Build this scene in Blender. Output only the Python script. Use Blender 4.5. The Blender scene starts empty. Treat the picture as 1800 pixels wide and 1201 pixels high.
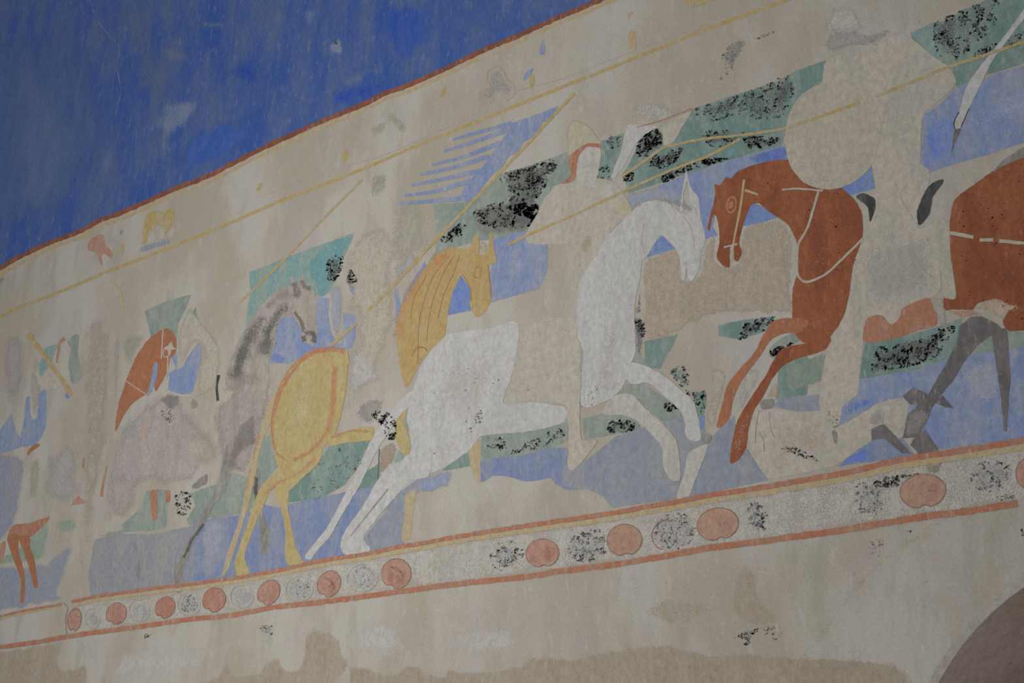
import bpy, math, random, zlib
import numpy as np
from mathutils import Vector, Matrix, noise as mnoise
from mathutils.geometry import tessellate_polygon

# ------------------------------------------------------------------ camera
scene = bpy.context.scene
COL = scene.collection
F_PX, W_PX, H_PX = 2500.0, 1800.0, 1201.0
DIST = 2.8                                    # camera to wall, metres
CAM = np.array([0.0, -DIST, 1.7])
PITCH = math.atan(848.0 / 2500.0)
TURN = math.radians(49.64664)                 # between the heading and the wall's run
HD = np.array([-math.cos(TURN), math.sin(TURN), 0.0])
RT = np.array([math.sin(TURN), math.cos(TURN), 0.0])
FW = HD * math.cos(PITCH) + np.array([0, 0, math.sin(PITCH)])
UP = -HD * math.sin(PITCH) + np.array([0, 0, math.cos(PITCH)])
cd = bpy.data.cameras.new('camera')
cd.sensor_width = 36.0
cd.lens = 36.0 * F_PX / W_PX
cam = bpy.data.objects.new('camera', cd)
COL.objects.link(cam)
cam.matrix_world = Matrix(((RT[0], UP[0], -FW[0], CAM[0]), (RT[1], UP[1], -FW[1], CAM[1]),
                           (RT[2], UP[2], -FW[2], CAM[2]), (0, 0, 0, 1)))
scene.camera = cam

# ------------------------------------------------------------------ light
GAIN = 1.7                                    # albedo of a surface = displayed colour * GAIN
world = bpy.data.worlds.new('world')
scene.world = world
world.use_nodes = True
bg = world.node_tree.nodes['Background']
bg.inputs['Color'].default_value = (0.98, 1.0, 1.03, 1)
bg.inputs['Strength'].default_value = 0.315
ld = bpy.data.lights.new('added_wall_light', 'AREA')  # added area lamp with no seen source, fitted to the wall's brightness falloff
ld.shape = 'RECTANGLE'
ld.size, ld.size_y = 0.9, 1.5
ld.energy = 24.0
ld.color = (1.0, 0.98, 0.95)
lamp = bpy.data.objects.new('added_wall_light', ld)
COL.objects.link(lamp)
lamp.location = (-3.05, -2.35, 2.8)
lamp.rotation_euler = (math.radians(90), 0, 0)
scene.view_settings.view_transform = 'Standard'
scene.view_settings.look = 'None'
scene.view_settings.gamma = 1.0
scene.view_settings.exposure = 0.0
scene.view_settings.use_curve_mapping = False


# ------------------------------------------------------------------ tracing helpers
def wall_pt(px, py):
    """the point (x, z) of the wall plane y = 0 seen at a photograph pixel"""
    d = FW * F_PX + RT * (px - W_PX / 2) - UP * (py - H_PX / 2)
    t = DIST / d[1]
    return CAM[0] + d[0] * t, CAM[2] + d[2] * t


TILES = {'A': (0, 380, 400 / 1201), 'B': (0, 780, 400 / 1201), 'C': (350, 280, 400 / 1201), 'D': (350, 680, 400 / 1201),
         'E': (680, 160, 400 / 1201), 'F': (680, 560, 400 / 1201), 'G': (1000, 160, 400 / 1201), 'H': (1000, 560, 400 / 1201),
         'I': (1400, 0, 400 / 1201), 'J': (1400, 400, 400 / 1201), 'K': (1400, 760, 400 / 1092), 'L': (900, 0, 500 / 1800),
         'M': (0, 0, 700 / 1800), 'N': (0, 1001, 500 / 1800), 'O': (450, 950, 500 / 1800), 'P': (900, 880, 500 / 1800),
         'Q': (600, 60, 400 / 1779), 'R': (100, 640, 350 / 1401), 'S': (1150, 640, 350 / 1401), 'Z': (0, 0, 1.0)}


def px(s):
    """'A: x,y x,y Z: x,y' -> photograph pixels; a letter names the close-up the numbers were read from"""
    t = TILES['Z']
    out = []
    for w in s.split():
        if w.endswith(':'):
            t = TILES[w[:-1]]
        else:
            a, b = w.split(',')
            out.append((t[0] + float(a) * t[2], t[1] + float(b) * t[2]))
    return out


def spline(p, closed, step=3.0):
    """Catmull-Rom through the points, sampled about every `step` pixels"""
    n = len(p)
    out = []
    segs = n if closed else n - 1
    for i in range(segs):
        if closed:
            a, b, c, d = p[(i - 1) % n], p[i], p[(i + 1) % n], p[(i + 2) % n]
        else:
            a, b, c, d = p[max(i - 1, 0)], p[i], p[i + 1], p[min(i + 2, n - 1)]
        a, b, c, d = map(np.array, (a, b, c, d))
        L = np.linalg.norm(c - b)
        if L < 1e-6:
            continue
        k = max(1, int(L / step))
        # tangents limited by the segment's own length keep corners from overshooting
        m1, m2 = (c - a) / 2, (d - b) / 2
        for m in (m1, m2):
            q = np.linalg.norm(m)
            if q > L * 0.8:
                m *= L * 0.8 / q
        for j in range(k):
            t = j / k
            h = ((2*t**3 - 3*t**2 + 1) * b + (t**3 - 2*t**2 + t) * m1 + (-2*t**3 + 3*t**2) * c + (t**3 - t**2) * m2)
            out.append((h[0], h[1]))
    if not closed:
        out.append(tuple(p[-1]))
    return out


def line(p, closed, step=3.0):
    out = []
    n = len(p)
    for i in range(n if closed else n - 1):
        b, c = np.array(p[i]), np.array(p[(i + 1) % n])
        k = max(1, int(np.linalg.norm(c - b) / step))
        out += [tuple(b + (c - b) * j / k) for j in range(k)]
    if not closed:
        out.append(tuple(p[-1]))
    return out


def wobble(p, amp, seed=0.0, f=0.11):
    if amp <= 0:
        return p
    return [(x + amp * (mnoise.noise((x * f, y * f, seed)) + .6 * mnoise.noise((x * f * 3, y * f * 3, seed + 9))),
             y + amp * (mnoise.noise((x * f, y * f, seed + 31)) + .6 * mnoise.noise((x * f * 3, y * f * 3, seed + 47)))) for x, y in p]


def ribbon(p, w, seed=0.0, wear=0.25):
    """outline of a brush line along p; w is a width or a (start, end) pair, in pixels"""
    q = spline(p, False, 3.0)
    n = len(q)
    w0, w1 = (w, w) if not isinstance(w, tuple) else w
    L, R = [], []
    for i in range(n):
        a, b = np.array(q[max(i - 1, 0)]), np.array(q[min(i + 1, n - 1)])
        t = (b - a) / (np.linalg.norm(b - a) + 1e-9)
        nn = np.array((-t[1], t[0]))
        h = (w0 + (w1 - w0) * i / max(n - 1, 1)) / 2
        x, y = q[i]
        l = h * (1 + wear * (mnoise.noise((x * .09, y * .09, seed)) + .5 * mnoise.noise((x * .3, y * .3, seed + 3))))
        r = h * (1 + wear * (mnoise.noise((x * .09, y * .09, seed + 17)) + .5 * mnoise.noise((x * .3, y * .3, seed + 23))))
        L.append(tuple(np.array(q[i]) + nn * l))
        R.append(tuple(np.array(q[i]) - nn * r))
    return L + R[::-1]


def ell(cx, cy, rx, ry, rot=0.0, n=40):
    c, s = math.cos(rot), math.sin(rot)
    return [(cx + rx * math.cos(t) * c - ry * math.sin(t) * s, cy + rx * math.cos(t) * s + ry * math.sin(t) * c)
            for t in [2 * math.pi * i / n for i in range(n)]]


# ------------------------------------------------------------------ materials
def lin(c, gain=GAIN):
    out = []
    for v in c:
        v = v / 255.0
        v = v / 12.92 if v <= .04045 else ((v + .055) / 1.055) ** 2.4
        out.append(min(v * gain, .92))
    return (*out, 1.0)


PLASTER = (154, 148, 137)
_mats = {}


def N(nt, kind, **kw):
    n = nt.nodes.new(kind)
    for k, v in kw.items():
        setattr(n, k, v)
    return n


def noise_node(nt, pos, scale, detail=4, rough=.6, stretch=(1, 1, 1), off=(0, 0, 0)):
    mp = N(nt, 'ShaderNodeMapping')
    mp.inputs['Scale'].default_value = stretch
    mp.inputs['Location'].default_value = off
    nt.links.new(pos, mp.inputs['Vector'])
    t = N(nt, 'ShaderNodeTexNoise')
    t.inputs['Scale'].default_value = scale
    t.inputs['Detail'].default_value = detail
    t.inputs['Roughness'].default_value = rough
    nt.links.new(mp.outputs[0], t.inputs['Vector'])
    return t.outputs['Fac']


def rng(nt, v, a, b, lo=0.0, hi=1.0, smooth=True):
    m = N(nt, 'ShaderNodeMapRange')
    m.interpolation_type = 'SMOOTHSTEP' if smooth else 'LINEAR'
    for k, x in zip(('From Min', 'From Max', 'To Min', 'To Max'), (a, b, lo, hi)):
        m.inputs[k].default_value = x
    nt.links.new(v, m.inputs['Value'])
    return m.outputs['Result']


def mix(nt, fac, a, b, mode='MIX'):
    m = N(nt, 'ShaderNodeMix', data_type='RGBA', blend_type=mode)
    for sock, v in ((m.inputs['Factor'], fac), (m.inputs['A'], a), (m.inputs['B'], b)):
        pass
    ins = {i.identifier: i for i in m.inputs}
    for ident, v in (('Factor_Float', fac), ('A_Color', a), ('B_Color', b)):
        s = ins[ident]
        if hasattr(v, 'default_value') or isinstance(v, bpy.types.NodeSocket):
            nt.links.new(v, s)
        else:
            s.default_value = v
    return [o for o in m.outputs if o.identifier == 'Result_Color'][0]


def paint(c1, c2=None, flake=.12, soft=None, grain=.17, scale=9.0, under=PLASTER, contrast=(.40, .60)):
    """worn mineral paint: two tones brushed vertically, fine grain, specks where the plaster shows through.
    soft = opacity of a thin wash whose edge is given by the mesh attribute 'fade'"""
    if c2 is None:
        c2 = tuple(.78 * a + .22 * b for a, b in zip(c1, under))
    key = (c1, c2, flake, soft, grain, scale, under, contrast)
    if key in _mats:
        return _mats[key]
    m = bpy.data.materials.new('worn_paint')
    m.use_nodes = True
    nt = m.node_tree
    b = nt.nodes['Principled BSDF']
    b.inputs['Roughness'].default_value = .92
    b.inputs['Specular IOR Level'].default_value = .12
    pos = N(nt, 'ShaderNodeNewGeometry').outputs['Position']
    o = (zlib.crc32(repr(key).encode()) % 97) * .37
    st = noise_node(nt, pos, scale, 5, .68, (1.5, 1, .55), (o, 0, o))
    col = mix(nt, rng(nt, st, *contrast), lin(c1), lin(c2))
    # rubbed wear that follows the brush, then small losses
    fl = noise_node(nt, pos, 26, 6, .72, (1.5, 1, .6), (o * 2, 1, 3))
    th = .61 - flake * .5
    col = mix(nt, rng(nt, fl, th, th + .16, 0, .55), col, lin(under))
    sc = noise_node(nt, pos, 55, 3, .7, (2.2, 1, .45), (9, 3, o))
    col = mix(nt, rng(nt, sc, .60, .72, 0, .45), col, lin(tuple(min(v * 1.05, 190) for v in under)))
    mo = noise_node(nt, pos, 60, 4, .75, (1.2, 1, .8), (4, 0, o))
    g1 = rng(nt, mo, .3, .7, 1 - grain, 1 + grain, False)
    gr = noise_node(nt, pos, 230, 3, .7)
    g2 = rng(nt, gr, .25, .75, 1 - grain * .7, 1 + grain * .7, False)
    g = N(nt, 'ShaderNodeMath', operation='MULTIPLY')
    nt.links.new(g1, g.inputs[0])
    nt.links.new(g2, g.inputs[1])
    g = g.outputs[0]
    gm = N(nt, 'ShaderNodeVectorMath', operation='SCALE')
    nt.links.new(col, gm.inputs[0])
    nt.links.new(g, gm.inputs['Scale'])
    nt.links.new(gm.outputs[0], b.inputs['Base Color'])
    bp = N(nt, 'ShaderNodeBump')
    bp.inputs['Strength'].default_value = .22
    bp.inputs['Distance'].default_value = .004
    nt.links.new(fl, bp.inputs['Height'])
    nt.links.new(bp.outputs[0], b.inputs['Normal'])
    if soft is not None:
        at = N(nt, 'ShaderNodeAttribute', attribute_name='fade')
        n2 = noise_node(nt, pos, 10, 5, .7, (1.6, 1, .6), (o, 2, 0))
        n3 = rng(nt, n2, .32, .68, -.34, .34, False)
        f1 = noise_node(nt, pos, 210, 3, .6, (1.2, 1, .9), (o, 5, 0))
        f2 = noise_node(nt, pos, 460, 2, .5, (1, 1, 1), (0, 5, o))
        cover = rng(nt, at.outputs['Fac'], 0, .95, -.36, soft + .10, False)
        tot = cover
        for v, k in ((n3, 1.0), (rng(nt, f1, .25, .75, -.5, .5, False), 1.0), (rng(nt, f2, .25, .75, -.5, .5, False), 1.0)):
            ad = N(nt, 'ShaderNodeMath', operation='ADD')
            nt.links.new(tot, ad.inputs[0])
            nt.links.new(v, ad.inputs[1])
            tot = ad.outputs[0]
        e = N(nt, 'ShaderNodeMath', operation='MULTIPLY')       # worn through in specks: paint there or not
        nt.links.new(rng(nt, tot, .44, .48), e.inputs[0])
        nt.links.new(rng(nt, at.outputs['Fac'], 0, .12), e.inputs[1])
        nt.links.new(e.outputs[0], b.inputs['Alpha'])
    _mats[key] = m
    return m


def plaster_mat():
    m = bpy.data.materials.new('limewashed_plaster')
    m.use_nodes = True
    nt = m.node_tree
    b = nt.nodes['Principled BSDF']
    b.inputs['Roughness'].default_value = .93
    b.inputs['Specular IOR Level'].default_value = .1
    pos = N(nt, 'ShaderNodeNewGeometry').outputs['Position']
    n1 = noise_node(nt, pos, 2.2, 6, .62, (1.2, 1, .7))
    n2 = noise_node(nt, pos, 7, 7, .68, (1.5, 1, .55), (7, 0, 2))
    n3 = noise_node(nt, pos, 24, 8, .72, (1.6, 1, .6), (1, 0, 9))
    col = mix(nt, rng(nt, n1, .40, .60), lin((148, 140, 127)), lin((159, 154, 145)))
    col = mix(nt, rng(nt, n2, .50, .66, 0, .7), col, lin((142, 137, 125)))
    n4 = noise_node(nt, pos, 5, 6, .66, (1.3, 1, .6), (17, 0, 5))
    col = mix(nt, rng(nt, n4, .54, .68, 0, .6), col, lin((150, 144, 143)))
    col = mix(nt, rng(nt, n3, .54, .66, 0, .5), col, lin((165, 161, 153)))
    sp = noise_node(nt, pos, 105, 4, .65, (1, 1, 1), (3, 0, 3))
    col = mix(nt, rng(nt, sp, .625, .70, 0, .6), col, lin((108, 103, 96)))
    gr = noise_node(nt, pos, 150, 4, .7)
    g = rng(nt, gr, .25, .75, .88, 1.12, False)
    gm = N(nt, 'ShaderNodeVectorMath', operation='SCALE')
    nt.links.new(col, gm.inputs[0])
    nt.links.new(g, gm.inputs['Scale'])
    nt.links.new(gm.outputs[0], b.inputs['Base Color'])
    bp = N(nt, 'ShaderNodeBump')
    bp.inputs['Strength'].default_value = .3
    bp.inputs['Distance'].default_value = .006
    nt.links.new(n3, bp.inputs['Height'])
    nt.links.new(bp.outputs[0], b.inputs['Normal'])
    return m


# ------------------------------------------------------------------ paint layers as geometry
STEP = .00003                                 # one coat of paint
THINGS = []


class Thing:
    """a painted figure: parts are thin coats lying on the wall"""

    def __init__(self, name, label, cat, group=None, kind=None):
        self.a = (name, label, cat, group, kind)
        self.parts = []
        self.seed = len(name) * 1.7 + len(label)

    def poly(self, part, pts, mat, lay, smooth=True, wob=.9, label=None, sub=None):
        p = px(pts) if isinstance(pts, str) else pts
        p = spline(p, True) if smooth else line(p, True)
        self.seed += 1.3
        self.parts.append((part, 'solid', [wobble(p, wob, self.seed)], mat, lay, label, sub))
        return self

    def line(self, part, pts, w, mat, lay, wear=.3, label=None, sub=None):
        p = px(pts) if isinstance(pts, str) else pts
        self.seed += 1.3
        self.parts.append((part, 'solid', [ribbon(p, w, self.seed, wear)], mat, lay, label, sub))
        return self

    def wash(self, part, pts, mat, lay, edge=10.0, smooth=True, label=None, sub=None):
        p = px(pts) if isinstance(pts, str) else pts
        p = wobble(spline(p, True, 5.0) if smooth else line(p, True, 5.0), min(edge * .5, 6.0), 3.0, .05)
        self.parts.append((part, 'wash', (p, edge * 1.6), mat, lay, label, sub))
        return self

    def washline(self, part, pts, w, mat, lay, label=None, sub=None):
        p = px(pts) if isinstance(pts, str) else pts
        ww = max(w) if isinstance(w, tuple) else w
        self.parts.append((part, 'wash', (ribbon(p, (w[0] * 1.4, w[1] * 1.4) if isinstance(w, tuple) else w * 1.4, 1.0, .25), ww * .6), mat, lay, label, sub))
        return self

    def flecks(self, part, pts, n, mat, lay, size=(1.0, 2.6), clump=.09, thr=.0, smooth=True, aspect=1.7, label=None, sub=None, film=0):
        p = px(pts) if isinstance(pts, str) else pts
        p = spline(p, True, 6.0) if smooth else p
        self.seed += 1.3
        r = random.Random(int(self.seed * 100))
        A = np.array(p)
        lo, hi = A.min(0), A.max(0)
        n, size = int(n * 1.5), (size[0] * .72, size[1] * .72)
        out, tries = [], 0
        while len(out) < n and tries < n * 30:
            tries += 1
            x, y = r.uniform(lo[0], hi[0]), r.uniform(lo[1], hi[1])
            if mnoise.noise((x * clump, y * clump, self.seed)) + .5 * mnoise.noise((x * clump * 2.7, y * clump * 2.7, 5)) < thr:
                continue
            if not inside(p, x, y):
                continue
            s = r.uniform(*size) * (.6 + .8 * r.random() ** 2)
            ang = r.gauss(-.5, .6)
            c, sn = math.cos(ang), math.sin(ang)
            k = 6
            ring = []
            for i in range(k):
                t = 2 * math.pi * i / k
                q = s * r.uniform(.6, 1.25)
                u, v = q * aspect * math.cos(t), q * math.sin(t)
                ring.append((x + u * c - v * sn, y + u * sn + v * c))
            out.append(ring)
        if out and film:
            self.wash('film', p, W((88, 92, 89), film), lay, 7, smooth=False)
        if out:
            self.parts.append((part, 'flecks', out, mat, lay, label, sub))
        return self

    def build(self):
        THINGS.append(self)

    def make(self):
        name, label, cat, group, kind = self.a
        allp = []
        for part, typ, data, *_ in self.parts:
            ps = data if typ in ('solid', 'flecks') else [data[0]]
            for p in ps:
                allp += [wall_pt(*q) for q in p[::2]]
        A = np.array(allp)
        base = ((A[:, 0].min() + A[:, 0].max()) / 2, 0.0, A[:, 1].min())
        single = len(self.parts) == 1
        if single:
            root = None
        else:
            root = bpy.data.objects.new(name, None)
            root.empty_display_size = .05
            COL.objects.link(root)
            root.location = base
        made = {}
        for part, typ, data, mat, lay, plabel, sub in self.parts:
            me = bpy.data.meshes.new(part)
            if typ == 'wash':
                wash_mesh(me, data[0], data[1], lay, base)
            else:
                solid_mesh(me, data, lay, base, thin=(typ == 'flecks'))
            me.materials.append(mat)
            o = bpy.data.objects.new(name if single else part, me)
            COL.objects.link(o)
            if single:
                o.location = base
                root = o
            else:
                o.parent = made[sub] if sub in made else root
                made.setdefault(part, o)
                if plabel:
                    o['label'] = plabel
            if typ == 'flecks':
                o['kind'] = 'stuff'
        root['label'] = label
        if kind == 'structure':
            root['kind'] = kind
        else:
            root['category'] = cat
            if kind:
                root['kind'] = kind
        if group:
            root['group'] = group
        return root


def inside(p, x, y):
    c = False
    j = len(p) - 1
    for i in range(len(p)):
        xi, yi = p[i]
        xj, yj = p[j]
        if (yi > y) != (yj > y) and x < (xj - xi) * (y - yi) / (yj - yi) + xi:
            c = not c
        j = i
    return c


def solid_mesh(me, polys, lay, base, thin=False):
    """flat coats with an edge: front face towards the room, rim back to the coat below"""
    y0, y1 = -STEP * (lay + 1), -STEP * lay - .000004
    vs, fs = [], []
    for p in polys:
        w = [wall_pt(*q) for q in p]
        area = sum(w[i][0] * w[(i + 1) % len(w)][1] - w[(i + 1) % len(w)][0] * w[i][1] for i in range(len(w)))
        if area < 0:
            w = w[::-1]
        n, k = len(w), len(vs)
        vs += [(x - base[0], y0, z - base[2]) for x, z in w]
        if thin:
            fs.append([k + i for i in range(n)])
            continue
        vs += [(x - base[0], y1, z - base[2]) for x, z in w]
        for t in tessellate_polygon([[Vector((x, z, 0)) for x, z in w]]):
            a, b, c = t
            ar = (w[b][0] - w[a][0]) * (w[c][1] - w[a][1]) - (w[c][0] - w[a][0]) * (w[b][1] - w[a][1])
            fs.append([k + a, k + b, k + c] if ar > 0 else [k + a, k + c, k + b])
        for i in range(n):
            j = (i + 1) % n
            fs.append([k + i, k + n + i, k + n + j, k + j])
    me.from_pydata(vs, [], fs)
    me.update()


def wash_mesh(me, p, edge, lay, base):
    """a thin wash: a fine grid inside the outline, 'fade' rising from its edge inwards"""
    P = np.array(p)
    lo, hi = P.min(0), P.max(0)
    s = max(2.0, min(edge * .45, 6.0), math.sqrt((hi[0] - lo[0]) * (hi[1] - lo[1]) / 9000))
    xs, ys = np.arange(lo[0] - s, hi[0] + 2 * s, s), np.arange(lo[1] - s, hi[1] + 2 * s, s)
    X, Y = np.meshgrid(xs, ys)
    q = np.stack([X.ravel(), Y.ravel()], 1)
    a, b = P, np.roll(P, -1, 0)
    d2 = np.full(len(q), 1e18)
    ins = np.zeros(len(q), bool)
    for (ax, ay), (bx, by) in zip(a, b):
        vx, vy = bx - ax, by - ay
        L = vx * vx + vy * vy + 1e-12
        t = np.clip(((q[:, 0] - ax) * vx + (q[:, 1] - ay) * vy) / L, 0, 1)
        d2 = np.minimum(d2, (q[:, 0] - ax - t * vx) ** 2 + (q[:, 1] - ay - t * vy) ** 2)
        cr = ((ay > q[:, 1]) != (by > q[:, 1]))
        with np.errstate(divide='ignore', invalid='ignore'):
            xi = (bx - ax) * (q[:, 1] - ay) / (by - ay + (1e-12 if by == ay else 0)) + ax
        ins ^= cr & (q[:, 0] < xi)
    fade = np.where(ins, np.clip(np.sqrt(d2) / edge, 0, 1), 0.0)
    nx, ny = len(xs), len(ys)
    use = fade.reshape(ny, nx)
    idx, vs, fd, fs = {}, [], [], []

    def vid(i, j):
        if (i, j) not in idx:
            x, z = wall_pt(X[i, j], Y[i, j])
            idx[(i, j)] = len(vs)
            vs.append((x - base[0], -STEP * (lay + .5), z - base[2]))
            fd.append(float(use[i, j]))
        return idx[(i, j)]
    for i in range(ny - 1):
        for j in range(nx - 1):
            if max(use[i, j], use[i + 1, j], use[i, j + 1], use[i + 1, j + 1]) > 0:
                fs.append([vid(i, j), vid(i + 1, j), vid(i + 1, j + 1), vid(i, j + 1)])
    me.from_pydata(vs, [], fs)
    at = me.attributes.new('fade', 'FLOAT', 'POINT')
    at.data.foreach_set('value', fd)
    me.update()


# ------------------------------------------------------------------ the wall and its window embrasure
def mesh_obj(name, vs, fs, mat, parent=None):
    me = bpy.data.meshes.new(name)
    me.from_pydata(vs, [], fs)
    me.materials.append(mat)
    me.update()
    o = bpy.data.objects.new(name, me)
    COL.objects.link(o)
    if parent:
        o.parent = parent
    return o


M_PLASTER = plaster_mat()
AX, AZ, AR = -.800, 1.654, .554               # the arch of the embrasure
SILL = .75


def arch(r, dz=0.0, n=40):
    a = [(AX + r, SILL - dz), (AX + r, AZ)]
    a += [(AX + r * math.cos(t), AZ + r * math.sin(t)) for t in [math.pi * i / n for i in range(1, n)]]
    return a + [(AX - r, AZ), (AX - r, SILL - dz)]


outer = [(-10, 0), (4, 0), (4, 6.2), (-10, 6.2)]
lip = arch(AR + .014, .012)
tri = tessellate_polygon([[Vector((x, z, 0)) for x, z in outer], [Vector((x, z, 0)) for x, z in lip]])
pts2 = outer + lip
fs = []
for a, b, c in tri:
    ar = (pts2[b][0] - pts2[a][0]) * (pts2[c][1] - pts2[a][1]) - (pts2[c][0] - pts2[a][0]) * (pts2[b][1] - pts2[a][1])
    fs.append([a, b, c] if ar > 0 else [a, c, b])
wall = mesh_obj('wall_nave', [(x, 0, z) for x, z in pts2], fs, M_PLASTER)
wall['kind'] = 'structure'
wall['label'] = 'limewashed plaster wall carrying the painted frieze'

win = bpy.data.objects.new('window_1', None)
win.location = (AX, 0, SILL)
win['kind'] = 'structure'
win['label'] = 'round-arched window embrasure with brown plastered reveal below the frieze'
COL.objects.link(win)


def ring(p, y0, q, y1):
    vs = [(x - AX, y0, z - SILL) for x, z in p] + [(x - AX, y1, z - SILL) for x, z in q]
    n = len(p)
    return vs, [[i, (i + 1) % n, n + (i + 1) % n, n + i] for i in range(n)]


inner = arch(AR)
back = arch(AR * .80, -.12)
mesh_obj('rim', *ring(lip, 0, inner, .012), paint((170, 163, 153), flake=.05), win)
M_BROWN = paint((160, 146, 136), (150, 136, 124), flake=-.1, scale=3, under=(100, 88, 80))
mesh_obj('reveal', *ring(inner, .012, back, .85), M_BROWN, win)
bk = [(x - AX, .85, z - SILL) for x, z in back]
M_PANE = paint((96, 100, 104), (110, 114, 118), flake=-.2, scale=4)
t3 = tessellate_polygon([[Vector((x, z, 0)) for x, _, z in bk]])
mesh_obj('pane', bk, [list(t) for t in t3], M_PANE, win)

# ------------------------------------------------------------------ palette (as displayed)
BLUE_F = paint((50, 76, 136), (76, 92, 126), flake=.16, scale=4.5, under=(104, 114, 134), contrast=(.34, .66))
RUST = paint((126, 78, 58), (108, 68, 56), flake=.12)
OCHRE = paint((154, 132, 82), (151, 136, 102), flake=.28)
PALE_OCHRE = paint((158, 138, 102), (154, 141, 115), flake=.26)
REDLINE = paint((150, 98, 76), (146, 108, 90), flake=.20)
GREEN = paint((116, 128, 120), (130, 136, 127), flake=.18)
TEAL = paint((108, 136, 134), (124, 138, 130), flake=.16)
GREEN_D = paint((98, 119, 113), (116, 131, 124), flake=.18)
BLUE = paint((110, 123, 155), (126, 133, 150), flake=.18)
BLUE_S = paint((98, 116, 162), (110, 125, 156), flake=.12)
BLUE_G = paint((120, 125, 137), (131, 132, 135), flake=.16, under=(140, 138, 134))
GREY_W = paint((124, 126, 132), (133, 132, 130), flake=.18, under=(142, 139, 134))
BLUE_R = paint((106, 117, 146), (122, 127, 141), flake=.16, under=(136, 137, 140))
CHESTNUT = paint((146, 98, 72), (140, 94, 70), flake=.08)
BROWN = paint((130, 80, 56), (117, 69, 50), flake=.10, under=(150, 112, 92))
BROWN_L = paint((150, 108, 88), (146, 102, 80), flake=.18)
PINKRED = paint((154, 108, 92), (152, 120, 108), flake=.18)
GOLD = paint((157, 143, 104), (154, 137, 95), flake=.08)
GOLD_D = paint((154, 131, 87), (155, 137, 98), flake=.08)
ORANGE = paint((146, 104, 74), (136, 94, 68), flake=.10)
WHITE = paint((165, 163, 160), (158, 156, 152), flake=.12)
WHITE_C = paint((160, 158, 150), (155, 151, 143), flake=.12)
CREAM = paint((159, 152, 141), (153, 147, 136), flake=.12)
CREAM_Y = paint((156, 150, 135), (152, 146, 132), flake=.10)
GREY = paint((114, 111, 106), (128, 124, 118), flake=.20)
GREY_D = paint((90, 87, 86), (104, 100, 98), flake=.16)
GREY_L = paint((136, 130, 122), (148, 141, 133), flake=.12)
BLACK = paint((57, 59, 57), (76, 77, 75), flake=.0)
BLACK_B = paint((88, 89, 90), (100, 100, 99), flake=.0)
BEIGE = paint((140, 130, 117), (146, 136, 123), flake=.08, scale=4)
LIME = paint((161, 157, 150), (156, 151, 144), flake=.10)


def W(c, o=.75, c2=None):
    c = tuple(v * .955 for v in c)
    if c2:
        c2 = tuple(v * .955 for v in c2)
    return paint(c, c2, flake=.10, soft=o)


# ------------------------------------------------------------------ wall paint: the blue field and the ruled borders
TOP = px('Z: -700,778 -300,600 -60,498 A: 0,275 110,212 270,138 430,78 520,25 600,-2 M: 600,940 790,855 960,788 1080,725 1190,670 1340,600 '
         '1440,555 1660,465 1740,422 1800,403 Q: 560,385 840,260 1010,175 1180,95 1300,50 L: 300,108 400,68 560,0 Z: 1180,-52 1500,-190')
t = Thing('blue_field', 'deep blue painted wall field above the sloping red border', 'painted field')
t.poly('field', [(x, y - 2) for x, y in TOP] + [(1500, -330), (700, -330), (-250, -200), (-700, 60)], BLUE_F, 0, smooth=False, wob=1.2)
for q, c, o, e in (
        ('M: -200,100 120,40 420,60 560,400 620,700 420,960 200,1080 -200,1160', (66, 86, 128), .5, 60), ('M: 0,300 160,200 330,420 420,620 380,900 240,1000 60,1080 0,1100', (76, 94, 128), .55, 40), ('M: 420,0 720,0 760,180 860,260 840,420 700,560 560,420 530,200', (78, 92, 122), .55, 40),
        ('M: 700,460 880,420 930,500 860,600 800,640 760,760 700,720', (100, 112, 136), .6, 18), ('M: 900,90 1050,80 1030,130 930,140', (104, 110, 122), .6, 12), ('M: 660,180 860,210 870,300 740,300', (92, 100, 124), .55, 16),
        ('M: 1480,180 1540,170 1560,240 1500,260 1470,230', (112, 120, 138), .7, 8), ('M: 1350,20 1450,20 1430,140 1370,120', (88, 104, 142), .6, 14), ('M: 1500,340 1760,260 1740,340 1560,430', (84, 100, 128), .55, 16),
        ('M: 420,620 540,540 560,740 500,880 420,860', (86, 104, 138), .5, 22), ('M: 940,300 1200,190 1220,380 1000,420', (36, 66, 140), .6, 26), ('M: 1500,400 1780,340 1790,420 1500,500', (38, 66, 148), .65, 14),
        ('M: 1680,0 1960,0 1980,200 1800,330 1700,180', (44, 72, 144), .6, 24), ('M: 820,600 1060,520 1200,640 900,800 780,830 800,680', (50, 80, 148), .6, 18), ('M: 2000,20 2500,-60 2300,80 2050,220', (60, 84, 134), .5, 22),
        ('Q: 1100,60 1000,110 860,180 1020,90', (40, 70, 160), .7, 6), ('Q: 260,0 400,0 380,60 300,50', (88, 98, 124), .6, 10), ('Q: 170,180 320,170 380,220 260,330 190,300', (88, 98, 122), .55, 14)):
    t.wash('blotch', q, paint(c, flake=.12, soft=min(o + .15, .9), under=(100, 112, 138)), 1, e)
t.line('crack', 'M: 405,0 440,90 500,170 540,210 530,300 545,420 520,520', 1.1, paint((78, 92, 120), flake=.3), 2, wear=.9)
t.line('chip', 'M: 1515,185 1522,200', 4, paint((40, 46, 56)), 3)
t.build()
t = Thing('upper_border', 'rust red border line edged in yellow beneath the blue field', 'border')
t.line('yellow_stripe', [(x + 3, y + 9) for x, y in TOP], 6.5, PALE_OCHRE, 1)
t.line('red_stripe', TOP, (7, 9), RUST, 2, wear=.35)
t.build()
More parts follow.
